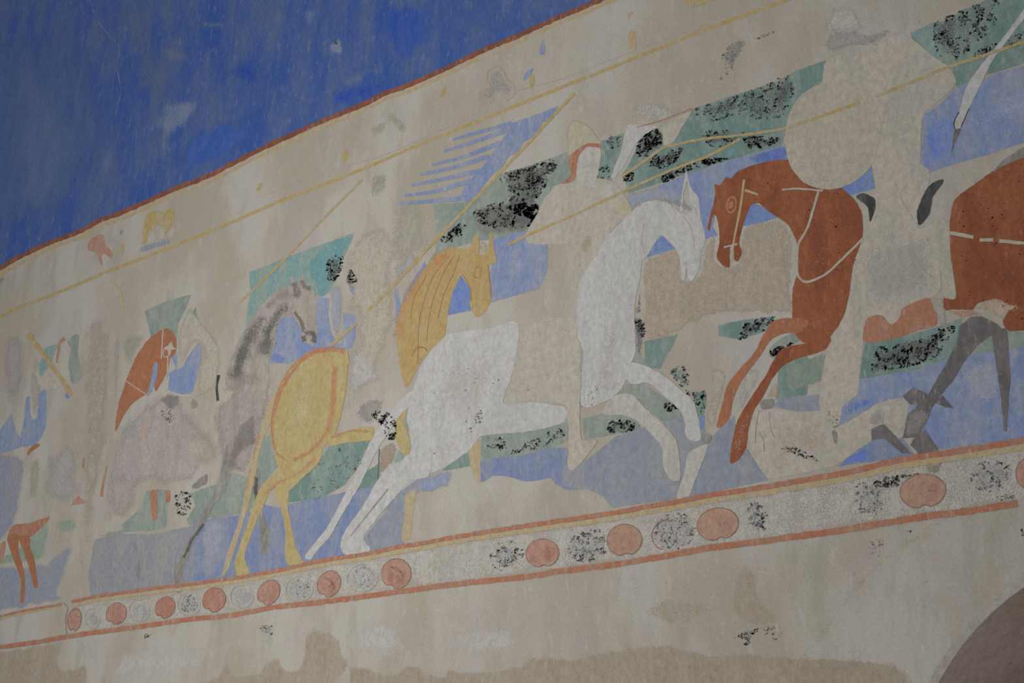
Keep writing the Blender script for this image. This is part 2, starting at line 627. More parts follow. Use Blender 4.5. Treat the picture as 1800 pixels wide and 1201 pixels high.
Thing('ruled_line', 'long ochre yellow ruled line under the row of small animals', 'border').line(
    'stripe', 'Z: -700,836 -60,580 0,556 36,540 130,503 183,480 266,448 320,427 400,394 490,355 563,327 636,298 680,279 743,252 823,220 880,197 '
    '947,170 1011,144 1058,126 1108,105 1164,83 1233,54 1305,28 1383,0 1500,-46 1800,-166', (4.8, 6.5), OCHRE, 1).build()

Thing('pencil_line', 'faint pinkish pencil rule just above the ochre line', 'border').line(
    'stroke', 'C: 350,190 Q: 0,1040 300,960 700,790 1100,600 1400,440 1700,360 L: 400,470 700,350 1000,240 1300,130', 1.5, paint((140, 127, 118), (150, 142, 133), flake=.5), 1, wear=1.0).build()
LOW = px('Z: 126,1058 166,1050 233,1040 300,1031 333,1028 400,1018 440,1012 500,1001 536,992 596,981 650,973 700,962 750,954 780,948 846,937 923,925 '
         '1013,912 1080,902 1126,893 1186,883 1253,870 1316,861 1400,847 1499,829 1576,810 1686,793 1800,775 1950,750 2300,692')
t = Thing('lower_border', 'broad red and yellow border line under the hooves of the horses', 'border')
t.line('yellow_stripe', [(x + 1, y + 6 + 5 * x / 1800) for x, y in LOW], (5, 14), PALE_OCHRE, 6)
t.line('red_stripe', LOW, (5, 13), REDLINE, 7)
t.build()
t = Thing('faded_border', 'short pale stretch of red and yellow border before the seam', 'border')
t.line('yellow_stripe', 'Z: -700,1216 -60,1104 N: 0,312 130,280 390,232', 5, PALE_OCHRE, 6)
t.line('red_stripe', 'Z: -700,1208 -60,1095 N: 0,298 160,262 390,222', 4, REDLINE, 7)
t.build()
Thing('base_border', 'single red line ruled below the row of round medallions', 'border').line(
    'stripe', 'Z: -700,1232 -60,1147 0,1138 66,1129 133,1117 200,1108 266,1099 333,1089 400,1083 483,1068 563,1059 626,1051 683,1043 '
    '750,1034 O: 1080,300 1300,275 1800,220 P: 250,455 620,410 930,360 1250,300 1500,270 K: 0,500 200,474 400,440 620,405 780,385 1060,342', (6, 12), REDLINE, 6).build()

# pale limewash strip between the lower borders, and bare patches below
t = Thing('limewash_band', 'pale limewashed band holding the row of medallions', 'border')
t.wash('coat', [(x, y + 8) for x, y in LOW[:-1]] + px('Z: 1950,870 1788,884 1686,900 1546,920 1400,942 1200,974 1000,1003 750,1034 563,1058 400,1082 200,1107 125,1118'), W((168, 163, 154), .6), 2, 5)
t.build()
for lab, pts, o in (
    ('warm beige bare plaster patch at the foot of the wall before the seam', 'N: -800,640 0,500 200,470 410,432 400,520 388,600 450,612 550,580 582,620 575,720 560,900 -800,900', .7),
    ('beige bare plaster patch with a peaked edge below the fifth medallion', 'N: 1250,730 1380,645 1430,550 1470,600 1490,660 1560,650 1620,640 1680,570 1760,545 O: 70,740 130,690 180,720 170,780 250,800 '
     '290,680 310,580 380,560 500,580 540,620 560,700 600,790 560,860 300,1100 -600,1100', .75),
    ('long beige bare plaster patch along the foot of the wall', 'O: 580,800 830,830 950,780 1020,780 1100,830 1180,850 1200,790 1300,815 1600,800 1700,760 P: 0,1020 130,985 380,990 600,940 900,900 1100,920 1250,960 '
     '1500,950 1800,975 2500,1060 2500,1500 P: -900,1500', .75),
    ('small brown stain beneath the widest medallion gap', 'O: 985,640 1090,640 1080,685 1040,695 1000,680', .8),
    ('tan stain below the last red medallion but one', 'P: 1400,490 1460,375 1520,385 1560,500 1600,640 1680,700 1700,790 1500,800 1380,700', .45),
    ('tan rubbed stain in the middle of the lower plaster', 'P: 830,690 960,605 1150,620 1235,605 1225,720 1150,790 1000,800 850,745', .4),
):
    Thing('bare_plaster', lab, 'plaster patch', 'bare plaster patches below the frieze').wash('patch', pts, W((146, 134, 118), o, (151, 140, 125)), 0, 7).build()
for lab, pts in (
    ('white limewash patch under the pair of mottled medallions', 'P: 500,470 860,420 1240,370 1300,450 1150,520 900,560 800,760 770,720 600,540'),
    ('white limewash patch under the sixth and seventh medallions', 'O: 540,640 640,480 800,430 960,450 1000,620 1120,640 1220,520 1600,480 1780,640 1690,750 1560,790 1300,790 1150,700 1000,770 830,810 620,770'),
    ('white limewash patch below the third and fourth medallions', 'N: 620,620 700,500 900,450 1200,430 1600,360 1700,420 1600,560 1450,560 1370,620 1200,740 800,760 640,760'),
):
    Thing('limewash_patch', lab, 'plaster patch', 'limewash patches below the frieze').wash('patch', pts, W((168, 164, 157), .7), 1, 26).build()
Thing('plaster_seam', 'dark vertical seam in the plaster where the border steps', 'seam').line('seam', 'N: 400,212 430,240 415,320 425,420', 1.6, GREY, 8, wear=.8).build()
t = Thing('repair_line', 'pale curved plaster repair ridge descending towards the arch', 'plaster patch')
t.wash('ridge', 'K: 900,440 560,480 400,600 280,720 180,850 60,1020 -40,1110 20,1120 150,980 230,860 340,740 460,610 600,530 900,470', W((150, 142, 120), .55), 0, 8)
t.build()

# ------------------------------------------------------------------ backdrop bands
t = Thing('upper_green_band', 'green backdrop band behind the heads of the riders', 'backdrop')
t.poly('patch', 'A: 238,695 300,678 310,700 295,780 260,790 215,845 205,790 225,745', TEAL, 1)
t.poly('patch', 'A: 372,645 415,625 412,720 432,850 385,885 362,800 372,710', GREEN, 1)
t.poly('patch', 'A: 763,502 870,452 1008,412 985,480 945,560 930,660 870,630 795,640 780,560', GREEN, 1, smooth=False)
t.poly('patch', 'A: 1032,480 1046,548 1000,545', GREEN_D, 1, smooth=False)
t.poly('patch', 'C: 265,597 440,527 600,467 822,388 790,470 745,560 715,650 690,705 630,735 600,700 560,670 500,670 430,720 360,770 300,840 245,900 255,800 272,700', TEAL, 1, smooth=False)
t.poly('patch', 'C: 805,562 838,640 852,690 795,680 775,640', GREY, 1, smooth=False)
t.poly('patch', 'E: 245,600 400,588 460,560 520,500 600,440 760,390 965,318 985,420 960,480 880,500 830,590 790,680 740,735 620,775 490,790 380,820 330,850 240,890 218,905 260,840 260,700', GREEN, 1, smooth=False)
t.poly('patch', 'G: 165,268 290,224 272,320 240,400 218,485 130,480 150,430 172,330', GREEN_D, 1, smooth=False)
t.poly('patch', 'Z: 1100,322 1094,306 1107,287 1120,257 1133,237 1153,225 1165,237 1166,257 1180,252 1196,230 1217,192 1247,182 1300,165 1367,143 1400,124 1452,106 1446,140 1425,166 1395,200 1381,225 1375,257 1330,268 1270,285 1215,303 1165,320 1120,335 1105,340', GREEN_D, 1, smooth=False)
t.poly('patch', 'I: 600,175 720,122 800,108 860,60 1010,0 1240,-90 1700,-300 1700,150 1240,320 1060,380 980,400 880,445 850,465 820,400 760,320 700,275 620,215', GREEN_D, 1, smooth=False)
t.wash('light_patch', 'C: 560,570 640,468 815,395 745,560 690,705 630,735 590,650', W((98, 138, 140), .85), 2, 6)
t.wash('light_patch', 'G: 830,300 890,280 880,350 830,360', W((98, 136, 140), .8), 2, 5)
t.wash('light_patch', 'G: 900,40 960,20 980,120 900,130', W((106, 138, 138), .7), 2, 8)
t.poly('light_patch', 'I: 605,172 730,158 775,250 745,300 690,262 640,215', TEAL, 2)
t.wash('tone', 'E: 430,640 700,560 800,600 740,740 540,780 460,740', W((112, 112, 106), .8), 2, 9, label='smoky grey film')
for q, n in (('E: 600,450 760,395 930,345 880,420 840,500 800,600 760,700 720,720 560,740 450,640 540,600 640,560', 520), ('E: 280,790 400,690 430,720 400,760 330,800', 110), ('E: 640,610 790,600 780,700 700,720 640,690', 460),
             ('E: 640,440 880,380 860,440 760,520 640,510', 200)):
    t.flecks('flecks', q, n, BLACK, 3, (1.0, 2.6), .07, -.05, film=.6)
t.flecks('flecks', 'C: 680,530 760,510 745,600 710,650 680,640', 130, BLACK, 3, (1, 2), .2, -.3, film=.62)
t.flecks('flecks', 'C: 800,580 832,640 800,665 780,640', 60, BLACK, 3, (1, 2), .2, -.5)
t.flecks('flecks', 'G: 130,440 210,390 220,470 140,480', 60, BLACK, 3, (.8, 2), .15, -.1)
t.flecks('flecks', 'G: 205,250 280,235 260,300 220,310', 40, BLACK, 3, (.8, 1.8), .15, 0)
t.flecks('flecks', 'G: 380,230 460,200 490,250 480,310 400,350 360,330', 260, BLACK, 3, (1, 2.6), .09, -.15, film=.62)
t.flecks('flecks', 'G: 440,350 520,320 600,300 560,380 440,420', 200, BLACK, 3, (1, 2.2), .1, -.1, film=.62)
t.flecks('flecks', 'G: 480,470 560,400 720,360 840,360 640,420 500,485', 260, BLACK, 3, (1, 2.4), .1, -.1, film=.62)
t.flecks('flecks', 'G: 290,440 340,420 340,470 290,475', 70, BLACK, 3, (1, 2.2), .2, -.3)
t.flecks('flecks', 'G: 920,250 1000,240 1110,250 1060,290 950,310', 170, BLACK, 3, (1, 2.2), .1, -.1, film=.62)
t.flecks('flecks', 'G: 700,230 780,200 900,220 1000,200 780,300 720,280', 120, BLACK, 3, (.8, 2), .1, .1, film=.62)
t.flecks('flecks', 'G: 660,100 900,20 1180,-80 1140,120 1040,160 900,120 760,160', 330, BLACK, 3, (.8, 2.2), .08, .08, film=.3)
t.flecks('flecks', 'I: 730,130 860,60 1060,0 1040,160 920,260 820,320 740,270', 420, BLACK, 3, (.8, 2.4), .07, .02, film=.3)
t.flecks('flecks', 'I: 1130,200 1201,170 1201,230 1040,280 900,320 960,260', 130, BLACK, 3, (.8, 2.2), .1, -.1, film=.62)
t.build()

t = Thing('upper_blue_band', 'blue backdrop band behind the necks of the horses', 'backdrop')
t.poly('patch', 'A: 140,960 157,950 162,1050 180,1080 198,1050 205,940 242,918 243,1100 210,1180 170,1210 105,1210 125,1090', BLUE, 1)
t.poly('patch', 'Z: 20,726 28,760 45,782 20,792 0,798 -80,822 -80,795 0,757', BLUE, 1, smooth=False)
t.poly('patch', 'A: 375,890 428,855 437,930 398,950', W((130, 140, 168), .8), 1)
t.poly('patch', 'A: 345,938 368,930 366,965 350,960', BLUE_S, 1)
t.wash('patch', 'A: 325,1070 375,1010 360,1080 320,1130', W((130, 140, 170), .8), 1, 6)
t.poly('patch', 'A: 900,740 930,800 895,830 885,920 950,945 1015,930 1045,830 1066,740 1062,675 1043,672 1000,730 960,800 932,812 940,720', BLUE, 1, smooth=False)
t.poly('patch', 'A: 818,770 832,775 828,850 800,930 776,950 785,880 802,790', BLUE, 3)
t.poly('patch', 'C: 440,830 500,835 540,905 545,960 600,985 610,900 618,735 690,735 680,820 700,920 720,960 770,998 680,998 590,1012 520,1058 470,1080 370,1078 395,980 415,880', BLUE, 1, smooth=False)
t.poly('patch', 'C: 760,808 826,825 826,950 800,1000 740,1000 762,900', BLUE, 1, smooth=False)
t.poly('patch', 'C: 793,680 850,680 882,782 800,700', BLUE_S, 2, smooth=False)
t.wash('patch', 'C: 690,680 750,650 772,760 742,940 710,950 688,850', W((140, 144, 160), .8), 2, 6)
t.poly('patch', 'C: 1030,680 1048,690 1062,795 1045,868 1034,860 1040,790', BLUE, 1)
t.poly('patch', 'E: 200,900 216,945 130,1070 80,1180 50,1190 100,1060 170,950', BLUE, 1, smooth=False)
t.poly('patch', 'E: 555,790 740,732 745,792 852,806 846,930 830,1000 800,1045 548,1118 545,960 560,890', BLUE, 1, smooth=False)
t.poly('patch', 'E: 380,960 445,1050 445,1160 305,1188 330,1060', BLUE_S, 1, smooth=False)
t.poly('patch', 'E: 1003,848 1064,922 1040,972 988,992', BLUE_S, 2, smooth=False)
t.poly('patch', 'G: 470,505 640,432 820,377 1148,280 1170,400 1000,400 900,430 830,480 790,520 790,600 770,660 760,720 785,762 722,782 690,660 650,560 622,480 600,548 500,548', BLUE, 1, smooth=False)
t.wash('patch', 'G: 308,540 480,500 610,550 650,650 560,610 480,590 400,600 325,650', W((136, 142, 158), .85), 1, 6)
t.poly('patch', 'G: 970,585 1115,664 1000,700 908,716 940,640', BLUE_S, 1, smooth=False)
t.poly('patch', 'G: 490,762 562,832 480,857 412,877 450,812', BLUE_S, 1, smooth=False)
t.poly('patch', 'I: 1700,150 1240,338 1060,385 1000,420 880,445 830,472 760,550 680,600 664,640 657,860 710,908 820,870 1000,820 1240,738 1700,560', BLUE, 1, smooth=False)
t.poly('patch', 'I: 395,872 416,995 275,1034 215,985 330,930', BLUE_S, 1, smooth=False)
t.wash('tone', 'G: 930,350 1145,285 1150,370 1000,390', W((86, 106, 166), .8), 2, 5)
t.wash('tone', 'C: 375,1070 390,1010 470,1040 460,1080', W((96, 114, 168), .6), 2, 5)
t.wash('tone', 'I: 670,640 840,560 880,470 840,800 700,900 665,850', W((100, 122, 180), .7), 2, 12)
t.wash('tone', 'I: 960,520 1160,380 1300,420 1300,640 1050,720 940,700', W((136, 146, 176), .5), 2, 26)
t.wash('tone', 'E: 600,840 800,830 810,960 600,1040', W((136, 146, 172), .5), 2, 20)
t.build()

t = Thing('lower_green_band', 'green backdrop band behind the legs of the horses', 'backdrop')
t.wash('patch', 'B: 0,600 60,560 140,490 220,430 258,395 262,500 235,610 150,635 -60,650', W((128, 142, 128), .9), 1, 6)
t.wash('patch', 'B: 285,400 400,390 412,450 360,480 290,465', W((128, 140, 126), .75), 1, 7)
t.wash('patch', 'B: 420,340 445,335 430,400 410,420', W((128, 140, 126), .75), 1, 4)
t.poly('patch', 'B: 640,432 740,345 772,250 830,240 888,250 880,440 790,462 640,468', GREEN, 1, smooth=False)
t.poly('patch', 'B: 1005,262 1140,215 1201,170 1201,365 1100,392 1000,432 985,400 1030,330', GREEN, 1, smooth=False)
t.wash('patch', 'B: 505,480 640,445 700,470 560,510', W((126, 140, 132), .7), 2, 6)
t.poly('patch', 'D: 170,450 260,480 300,290 385,250 425,410 340,510 330,565 262,665 130,688 0,695 0,545 110,512', GREEN, 1, smooth=False)
t.poly('patch', 'D: 690,305 905,280 830,440 770,520 640,592 475,612 465,540 560,470 640,390', GREEN_D, 1, smooth=False)
t.poly('patch', 'D: 880,450 960,400 955,500 910,532 820,545', GREEN_D, 1, smooth=False)
t.poly('patch', 'D: 1050,335 1095,362 1070,395 1030,400', TEAL, 1, smooth=False)
t.poly('patch', 'F: 498,622 600,608 720,598 850,578 960,545 955,640 870,690 720,722 498,758', GREEN, 1, smooth=False)
t.poly('patch', 'F: 440,700 445,690 442,780 290,805 370,740', GREEN_D, 1, smooth=False)
t.poly('patch', 'F: 90,500 130,480 130,680 118,690 115,620 90,545', GREEN, 1)
t.poly('patch', 'H: 66,530 180,503 280,505 360,540 385,580 250,612 85,638', GREEN, 1, smooth=False)
t.poly('patch', 'H: 250,405 300,350 380,335 510,420 600,500 622,532 510,552 420,490 340,400', GREEN, 1, smooth=False)
t.poly('patch', 'H: 400,122 575,84 540,160 480,268 425,260 400,222', GREEN_D, 1, smooth=False)
t.poly('patch', 'H: 335,230 360,170 400,225 420,262 370,255', GREEN, 1, smooth=False)
t.wash('patch', 'H: 520,290 580,250 632,290 640,370 725,375 732,460 712,530 670,530 640,400 580,340', W((112, 132, 122), .9), 1, 5)
t.poly('patch', 'H: 788,40 850,20 1090,-15 1060,60 980,85 900,110 788,92', GREEN_D, 1, smooth=False)
t.poly('patch', 'H: 1052,165 1110,110 1210,60 1230,100 1201,130 1120,170 1080,215 1055,200', GREEN, 1, smooth=False)
t.poly('patch', 'H: 1110,260 1201,220 1260,200 1260,400 1090,432 1100,340', GREEN_D, 1, smooth=False)
t.poly('patch', 'J: 362,602 500,592 690,542 760,520 870,480 880,540 800,690 700,742 520,768 335,802', GREEN_D, 1, smooth=False)
t.wash('patch', 'J: -60,720 0,700 175,660 150,800 60,850 -60,890', W((118, 132, 120), .85), 1, 7)
t.poly('patch', 'J: 930,640 1045,555 1045,660 915,692', GREEN, 1, smooth=False)
t.poly('patch', 'J: 1100,540 1201,555 1400,520 1400,640 1120,645', GREEN, 1, smooth=False)
t.wash('tone', 'J: 430,640 760,560 740,700 500,750 400,780', W((84, 92, 88), .7), 2, 12)
t.flecks('flecks', 'J: 430,640 600,610 760,560 760,660 660,720 500,750 400,770', 420, BLACK, 3, (1, 2.5), .09, -.12, film=.62)
t.flecks('flecks', 'J: 740,540 840,520 800,600 760,560', 50, BLACK, 3, (1, 2.4), .12, -.1)
t.flecks('flecks', 'F: 500,640 620,630 640,700 800,620 920,570 940,620 760,700 600,710', 170, BLACK_B, 3, (1, 2.4), .1, -.05)
t.flecks('flecks', 'F: 1165,560 1201,540 1201,610 1180,615', 45, BLACK, 3, (1, 2.2), .15, -.4)
t.flecks('flecks', 'H: 200,560 260,535 340,545 380,575 260,610 210,600', 120, BLACK, 3, (.9, 2.2), .12, -.1, film=.62)
t.flecks('flecks', 'H: 500,455 550,445 580,480 520,490', 55, BLACK, 3, (1, 2.4), .2, -.4)
t.flecks('flecks', 'H: 540,290 590,250 630,290 640,380 720,390 710,500 670,450', 150, BLACK_B, 3, (.8, 2.2), .1, -.05)
t.flecks('flecks', 'H: 940,20 1090,-10 1060,50 960,90 900,110', 130, BLACK, 3, (.9, 2.4), .12, -.1, film=.62)
t.flecks('flecks', 'H: 1060,170 1201,120 1140,160 1080,205', 110, BLACK, 3, (.9, 2.2), .12, -.2, film=.62)
t.flecks('flecks', 'D: 560,400 840,310 860,400 700,560 580,590', 130, BLACK_B, 3, (.8, 1.8), .07, .12)
t.flecks('flecks', 'B: 930,250 1000,260 1010,320 960,400 930,340', 60, BLACK, 3, (.9, 2.2), .12, 0)
t.build()

t = Thing('lower_blue_band', 'grey blue ground band beneath the galloping horses', 'backdrop')
t.wash('patch', 'B: -60,660 130,635 250,610 385,520 372,650 320,800 380,828 160,872 0,905 -60,915', W((134, 136, 142), .85, (128, 133, 146)), 1, 8)
t.wash('patch', 'B: -60,60 60,40 142,70 130,240 95,420 40,510 -60,520', W((138, 138, 144), .75, (130, 134, 152)), 1, 10)
t.poly('patch', 'B: 500,505 640,475 800,480 990,440 1100,400 1230,360 1230,712 1000,742 700,778 480,805 465,700', GREY_W, 1, smooth=False)
t.wash('tone', 'B: 940,640 1201,480 1230,720 960,745 700,770', W((128, 136, 154), .6), 2, 14)
t.wash('tone', 'D: 70,960 110,900 150,880 140,960 110,1010 60,1010', W((96, 116, 170), .75), 3, 7)
t.poly('patch', 'D: -30,705 150,692 270,662 330,620 420,640 480,620 560,600 700,572 850,542 960,520 960,640 860,800 760,900 560,938 270,998 -30,1030', BLUE_R, 1, smooth=False)
t.wash('tone', 'D: 0,700 160,690 150,850 80,960 0,990', W((136, 140, 154), .85), 2, 12)
t.poly('patch', 'D: 850,820 1000,640 1110,520 1160,478 1240,470 1145,570 1100,700 1080,835 900,872', BLUE_G, 1, smooth=False)
t.poly('patch', 'F: 498,757 720,720 870,685 955,690 950,770 980,803 1060,742 1150,682 1230,630 1230,960 1080,902 950,905 890,872 860,845 740,862 640,835 560,832 498,862', BLUE_R, 1)
t.wash('patch', 'F: 155,850 350,785 335,890 180,932', W((128, 136, 162), .9), 1, 8)
t.poly('patch', 'F: -10,975 110,880 132,925 92,1160 -10,1205', BLUE_G, 1, smooth=False)
t.poly('patch', 'H: -30,815 130,722 250,620 400,575 480,640 500,540 622,530 640,600 690,640 690,510 718,515 718,600 760,620 700,700 620,945 230,1002 180,940 100,902 -30,885', BLUE_G, 1, smooth=False)
t.wash('tone', 'H: -20,820 130,800 300,900 560,860 560,940 240,990 150,900', W((120, 134, 172), .6), 2, 18)
t.poly('patch', 'H: 690,510 716,512 712,580 695,590', BLUE_S, 2, smooth=False)
t.poly('patch', 'H: 630,945 700,780 760,620 850,530 875,515 885,680 930,670 1000,780 1050,855 880,892', BLUE_G, 1, smooth=False)
t.poly('patch', 'J: 330,802 640,752 800,690 1045,655 1240,620 1400,600 1400,1080 1240,1105 1085,1125 760,1172 640,1060 560,960 430,930 300,1002 212,1048 250,940 320,880', BLUE, 1, smooth=False)
t.wash('tone', 'J: 820,740 1050,680 1085,900 900,940 860,800', W((140, 144, 160), .75), 2, 14)
t.wash('tone', 'J: 240,940 330,890 440,920 300,1000 225,1040', W((88, 112, 172), .8), 2, 8)
t.poly('patch', 'J: 225,1260 300,1190 400,1110 560,1110 620,1200 400,1235', BLUE_R, 1, smooth=False)
t.poly('patch', 'H: 1075,465 1110,432 1201,412 1330,400 1330,490 1201,490', BLUE_G, 1, smooth=False)
t.wash('patch', 'S: 1260,740 1401,625 1500,600 1500,690 1401,705', W((96, 116, 180), .9), 2, 4)
t.build()

# ------------------------------------------------------------------ horses
EYE = paint((120, 80, 60), (110, 76, 60), flake=.0)
t = Thing('painted_horse', 'partial rust red horse with only belly and forelegs at the frieze edge', 'horse', 'horses of the painted frieze')
t.poly('belly', 'B: 75,430 160,420 258,385 235,432 165,490 120,505 60,510 40,490', BROWN_L, 4)
t.poly('leg', 'B: 100,490 155,490 158,545 180,600 200,755 180,758 160,680 130,585', CHESTNUT, 5)
t.poly('leg', 'B: 40,490 95,480 98,560 128,680 132,740 125,842 108,840 110,720 60,580', CHESTNUT, 5)
t.poly('leg', 'B: -60,600 25,515 12,615 -60,690', PINKRED, 4)
t.poly('rein', 'B: 148,40 188,0 212,8 172,38 146,62', CHESTNUT, 4)
t.poly('saddle_flap', 'B: 410,273 456,312 375,327', PINKRED, 4, smooth=False)
t.build()

t = Thing('painted_horse', 'chestnut red horse with arched neck and pale smudged body', 'horse', 'horses of the painted frieze')
t.wash('body', 'R: 410,470 520,330 650,230 760,190 900,230 960,330 1060,420 1180,640 1060,760 940,860 780,880 620,880 600,1000 470,1110 330,1140 320,900 350,700', W((160, 150, 144), .75, (150, 144, 140)), 2, 16)
t.wash('blush', 'R: 560,400 700,350 680,520 640,690 600,690', W((170, 142, 126), .7), 3, 12)
t.wash('shade', 'R: 600,330 720,250 860,330 840,480 700,560', W((156, 146, 138), .5), 3, 20)
t.wash('shade', 'R: 780,480 1060,430 1160,640 1040,760 860,760', W((158, 152, 138), .7), 3, 24)
t.wash('shade', 'R: 370,760 480,700 580,820 440,900 360,880', W((138, 130, 130), .6), 3, 14)
t.wash('shade', 'R: 430,440 560,330 560,480 480,560', W((144, 142, 146), .6), 3, 14)
t.poly('neck', 'A: 610,1135 625,1000 665,875 720,742 785,650 870,594 912,612 932,670 925,730 900,745 890,800 870,850 840,900 826,925 815,905 830,830 832,775 815,770 800,850 778,935 740,960 690,1000 650,1060', CHESTNUT, 4)
t.poly('star', 'A: 905,660 913,688 930,702 905,706 896,740 886,706 862,700 888,685', CREAM, 5, smooth=False, sub='neck')
t.line('bridle', 'A: 862,600 856,680 852,750', 2.2, CREAM, 5, sub='neck')
t.line('bridle', 'A: 887,740 885,830 880,860', 2.2, CREAM, 5, sub='neck')
t.line('rein', 'A: 668,870 720,908 775,942', 2.2, PALE_OCHRE, 5, sub='neck')
t.line('eye', ell(292, 621, 5, 7), 1.5, CREAM, 5, sub='neck')
t.line('rein', 'A: 870,915 920,935 970,948 1020,950', 3, WHITE_C, 4)
t.wash('saddle_cloth', 'A: 838,972 880,930 955,950 925,1025 890,1035', W((116, 112, 108), .95), 4, 5)
t.wash('saddle_cloth', 'A: 1005,955 1045,965 1050,1015 1005,1040 985,1080 995,1010', W((134, 130, 126), .85), 4, 5)
t.flecks('flecks', 'A: 850,1020 920,1030 920,1080 870,1090', 22, BLACK_B, 4, (.8, 1.6), .2, -.2, aspect=2.6)
t.poly('leg', 'B: 798,248 828,248 828,395 808,408 798,340', BROWN_L, 4)
t.poly('leg', 'B: 873,250 897,250 897,308 880,312', BROWN_L, 4)
t.line('outline', 'B: 565,120 550,180 535,280', (2, 5), BROWN_L, 4)
t.line('outline', 'R: 190,660 185,730', 3, BROWN_L, 4)
t.wash('hoof', 'B: 690,510 725,520 750,640 742,730 705,690 715,600', W((122, 118, 112), .9), 4, 5)
t.build()

t = Thing('painted_horse', 'grey dappled horse with dark mane lowering its head', 'horse', 'horses of the painted frieze')
t.wash('body', 'Z: 398,690 440,660 470,640 480,680 474,720 462,770 450,800 430,835 410,835 396,860 382,850 380,780 372,730', W((152, 144, 136), .85, (142, 134, 126)), 2, 10)
t.wash('shade', 'R: 1400,330 1400,560 1320,640 1290,700 1350,740 1330,775 1220,750 1180,790 1130,880 1110,850 1200,640 1230,540 1300,420', W((112, 107, 101), .95), 3, 7)
t.wash('shade', 'B: 1005,222 1098,148 1092,215 1020,248', W((122, 118, 112), .9), 3, 4)
t.poly('neck', 'C: 150,1215 148,1120 200,980 260,870 310,790 380,720 430,682 485,662 480,625 490,615 520,655 528,625 548,618 562,662 602,682 622,760 616,850 625,900 605,985 590,982 575,930 562,975 540,950 546,900 510,845 490,825 450,832 420,870 390,980 370,1080 350,1215', GREY_L, 3)
t.washline('mane', 'C: 190,1190 205,1090 248,980 300,885 355,805', (36, 22), W((94, 90, 86), 1.0), 4)
t.washline('mane', 'C: 345,795 425,725 490,700', (12, 16), W((122, 117, 110), .7), 4)
t.washline('shade', 'C: 335,1060 355,960 385,865 435,795 490,780', (36, 18), W((94, 90, 86), 1.0), 4)
t.washline('forelock', 'C: 495,640 515,700 505,740', 14, W((100, 95, 89), .9), 4)
t.washline('forelock', 'C: 540,630 555,670 600,690', 9, W((112, 107, 100), .85), 4)
t.washline('jaw', 'C: 500,800 540,860 555,920', 8, W((100, 95, 90), .9), 4)
t.washline('muzzle', 'C: 550,925 600,920 605,975', 11, W((92, 87, 82), .95), 4)
t.washline('muzzle', 'C: 548,925 560,970', 8, W((92, 87, 82), .95), 4)
t.wash('shade', 'C: 160,1150 220,1100 340,1120 350,1201 D: 60,60 -10,120', W((130, 124, 116), .5), 4, 10)
t.wash('blush', 'C: 270,900 310,830 290,960 270,1020', W((176, 146, 128), .6), 4, 5)
t.line('rein', 'C: 100,1140 95,1200 D: 100,70', (3.5, 2), BLACK, 5)
t.poly('leg', 'B: 1201,0 1201,215 1130,325 1045,475 975,640 965,700 968,775 935,785 920,690 955,600 1040,430 1130,280 1165,150', GREY, 4)
t.washline('leg_shade', 'B: 1080,420 1020,500 970,610', (6, 6), W((78, 74, 70), .9), 5)
t.poly('leg', 'D: 318,430 328,620 372,760 365,870 345,888 325,870 318,700 290,570 285,480', GREY, 2)
t.washline('leg_shade', 'D: 310,470 300,540 312,600', 9, W((62, 60, 58), .95), 5)
t.poly('leg', 'D: 0,690 60,600 125,480 150,450 165,480 100,590 20,740 -20,770', GREY, 3)
t.build()

t = Thing('painted_horse', 'golden yellow horse with rounded rump and striped neck', 'horse', 'horses of the painted frieze')
t.poly('tail', 'D: 415,0 352,140 312,270 270,430 235,600 200,740 150,880 122,1002 152,965 215,780 262,620 302,440 332,300 380,180', PALE_OCHRE, 4)
t.washline('tail_edge', 'D: 320,250 270,450 220,690 145,940', (7, 3), W((164, 124, 94), .65), 5)
t.poly('leg', 'D: 690,265 800,228 915,212 912,278 800,292 690,312', GOLD, 4)
t.washline('leg_edge', 'D: 690,270 800,235 900,235', 5, W((164, 118, 86), .7), 6)
t.poly('leg', 'D: 400,530 470,545 468,640 482,700 512,850 552,925 542,947 480,945 455,905 455,760 430,630 402,580', GOLD, 5)
t.poly('leg', 'D: 640,300 640,390 540,490 470,550 395,530 345,620 292,740 240,900 262,960 258,1002 205,1008 190,935 202,880 250,740 312,560 342,510 420,435 415,390', GOLD, 5)
t.washline('leg_edge', 'D: 620,370 520,460 400,520 330,600 280,720 225,880 195,950', (9, 4), W((164, 118, 86), .7), 6)
t.poly('rump', 'Z: 491,680 500,663 523,633 550,615 583,611 612,620 611,660 608,690 600,730 588,765 568,787 545,805 520,817 490,815 481,790 475,760 478,725 485,695', GOLD, 5)
t.washline('rump_edge', 'Z: 608,618 583,615 552,620 527,638 503,670 485,715 479,755 486,795 510,814', (10, 7), W((162, 110, 80), .95), 6)
t.washline('rump_edge', 'Z: 590,640 586,690 583,735 572,765 550,790 515,812', (12, 9), W((164, 116, 82), .9), 6)
t.line('outline', 'Z: 606,616 583,611 552,616 524,634 500,664 484,705 477,750 484,792', 1.6, BROWN_L, 6)
t.wash('rump_light', 'Z: 505,690 540,640 570,650 572,720 545,775 510,790 496,750', W((172, 160, 118), .4), 6, 22)
t.poly('neck', 'Z: 700,560 706,540 717,524 737,488 757,458 790,436 823,436 838,411 843,423 843,448 856,440 863,407 867,427 872,462 858,466 860,493 863,526 857,543 843,557 836,557 826,533 828,510 813,484 808,490 796,515 786,560 780,595 760,611 743,633 727,662 713,680 703,643 698,603', GOLD_D, 4)
t.washline('neck_edge', 'Z: 704,600 704,560 720,524 745,482 790,442', (22, 22), W((166, 124, 82), .65), 5)
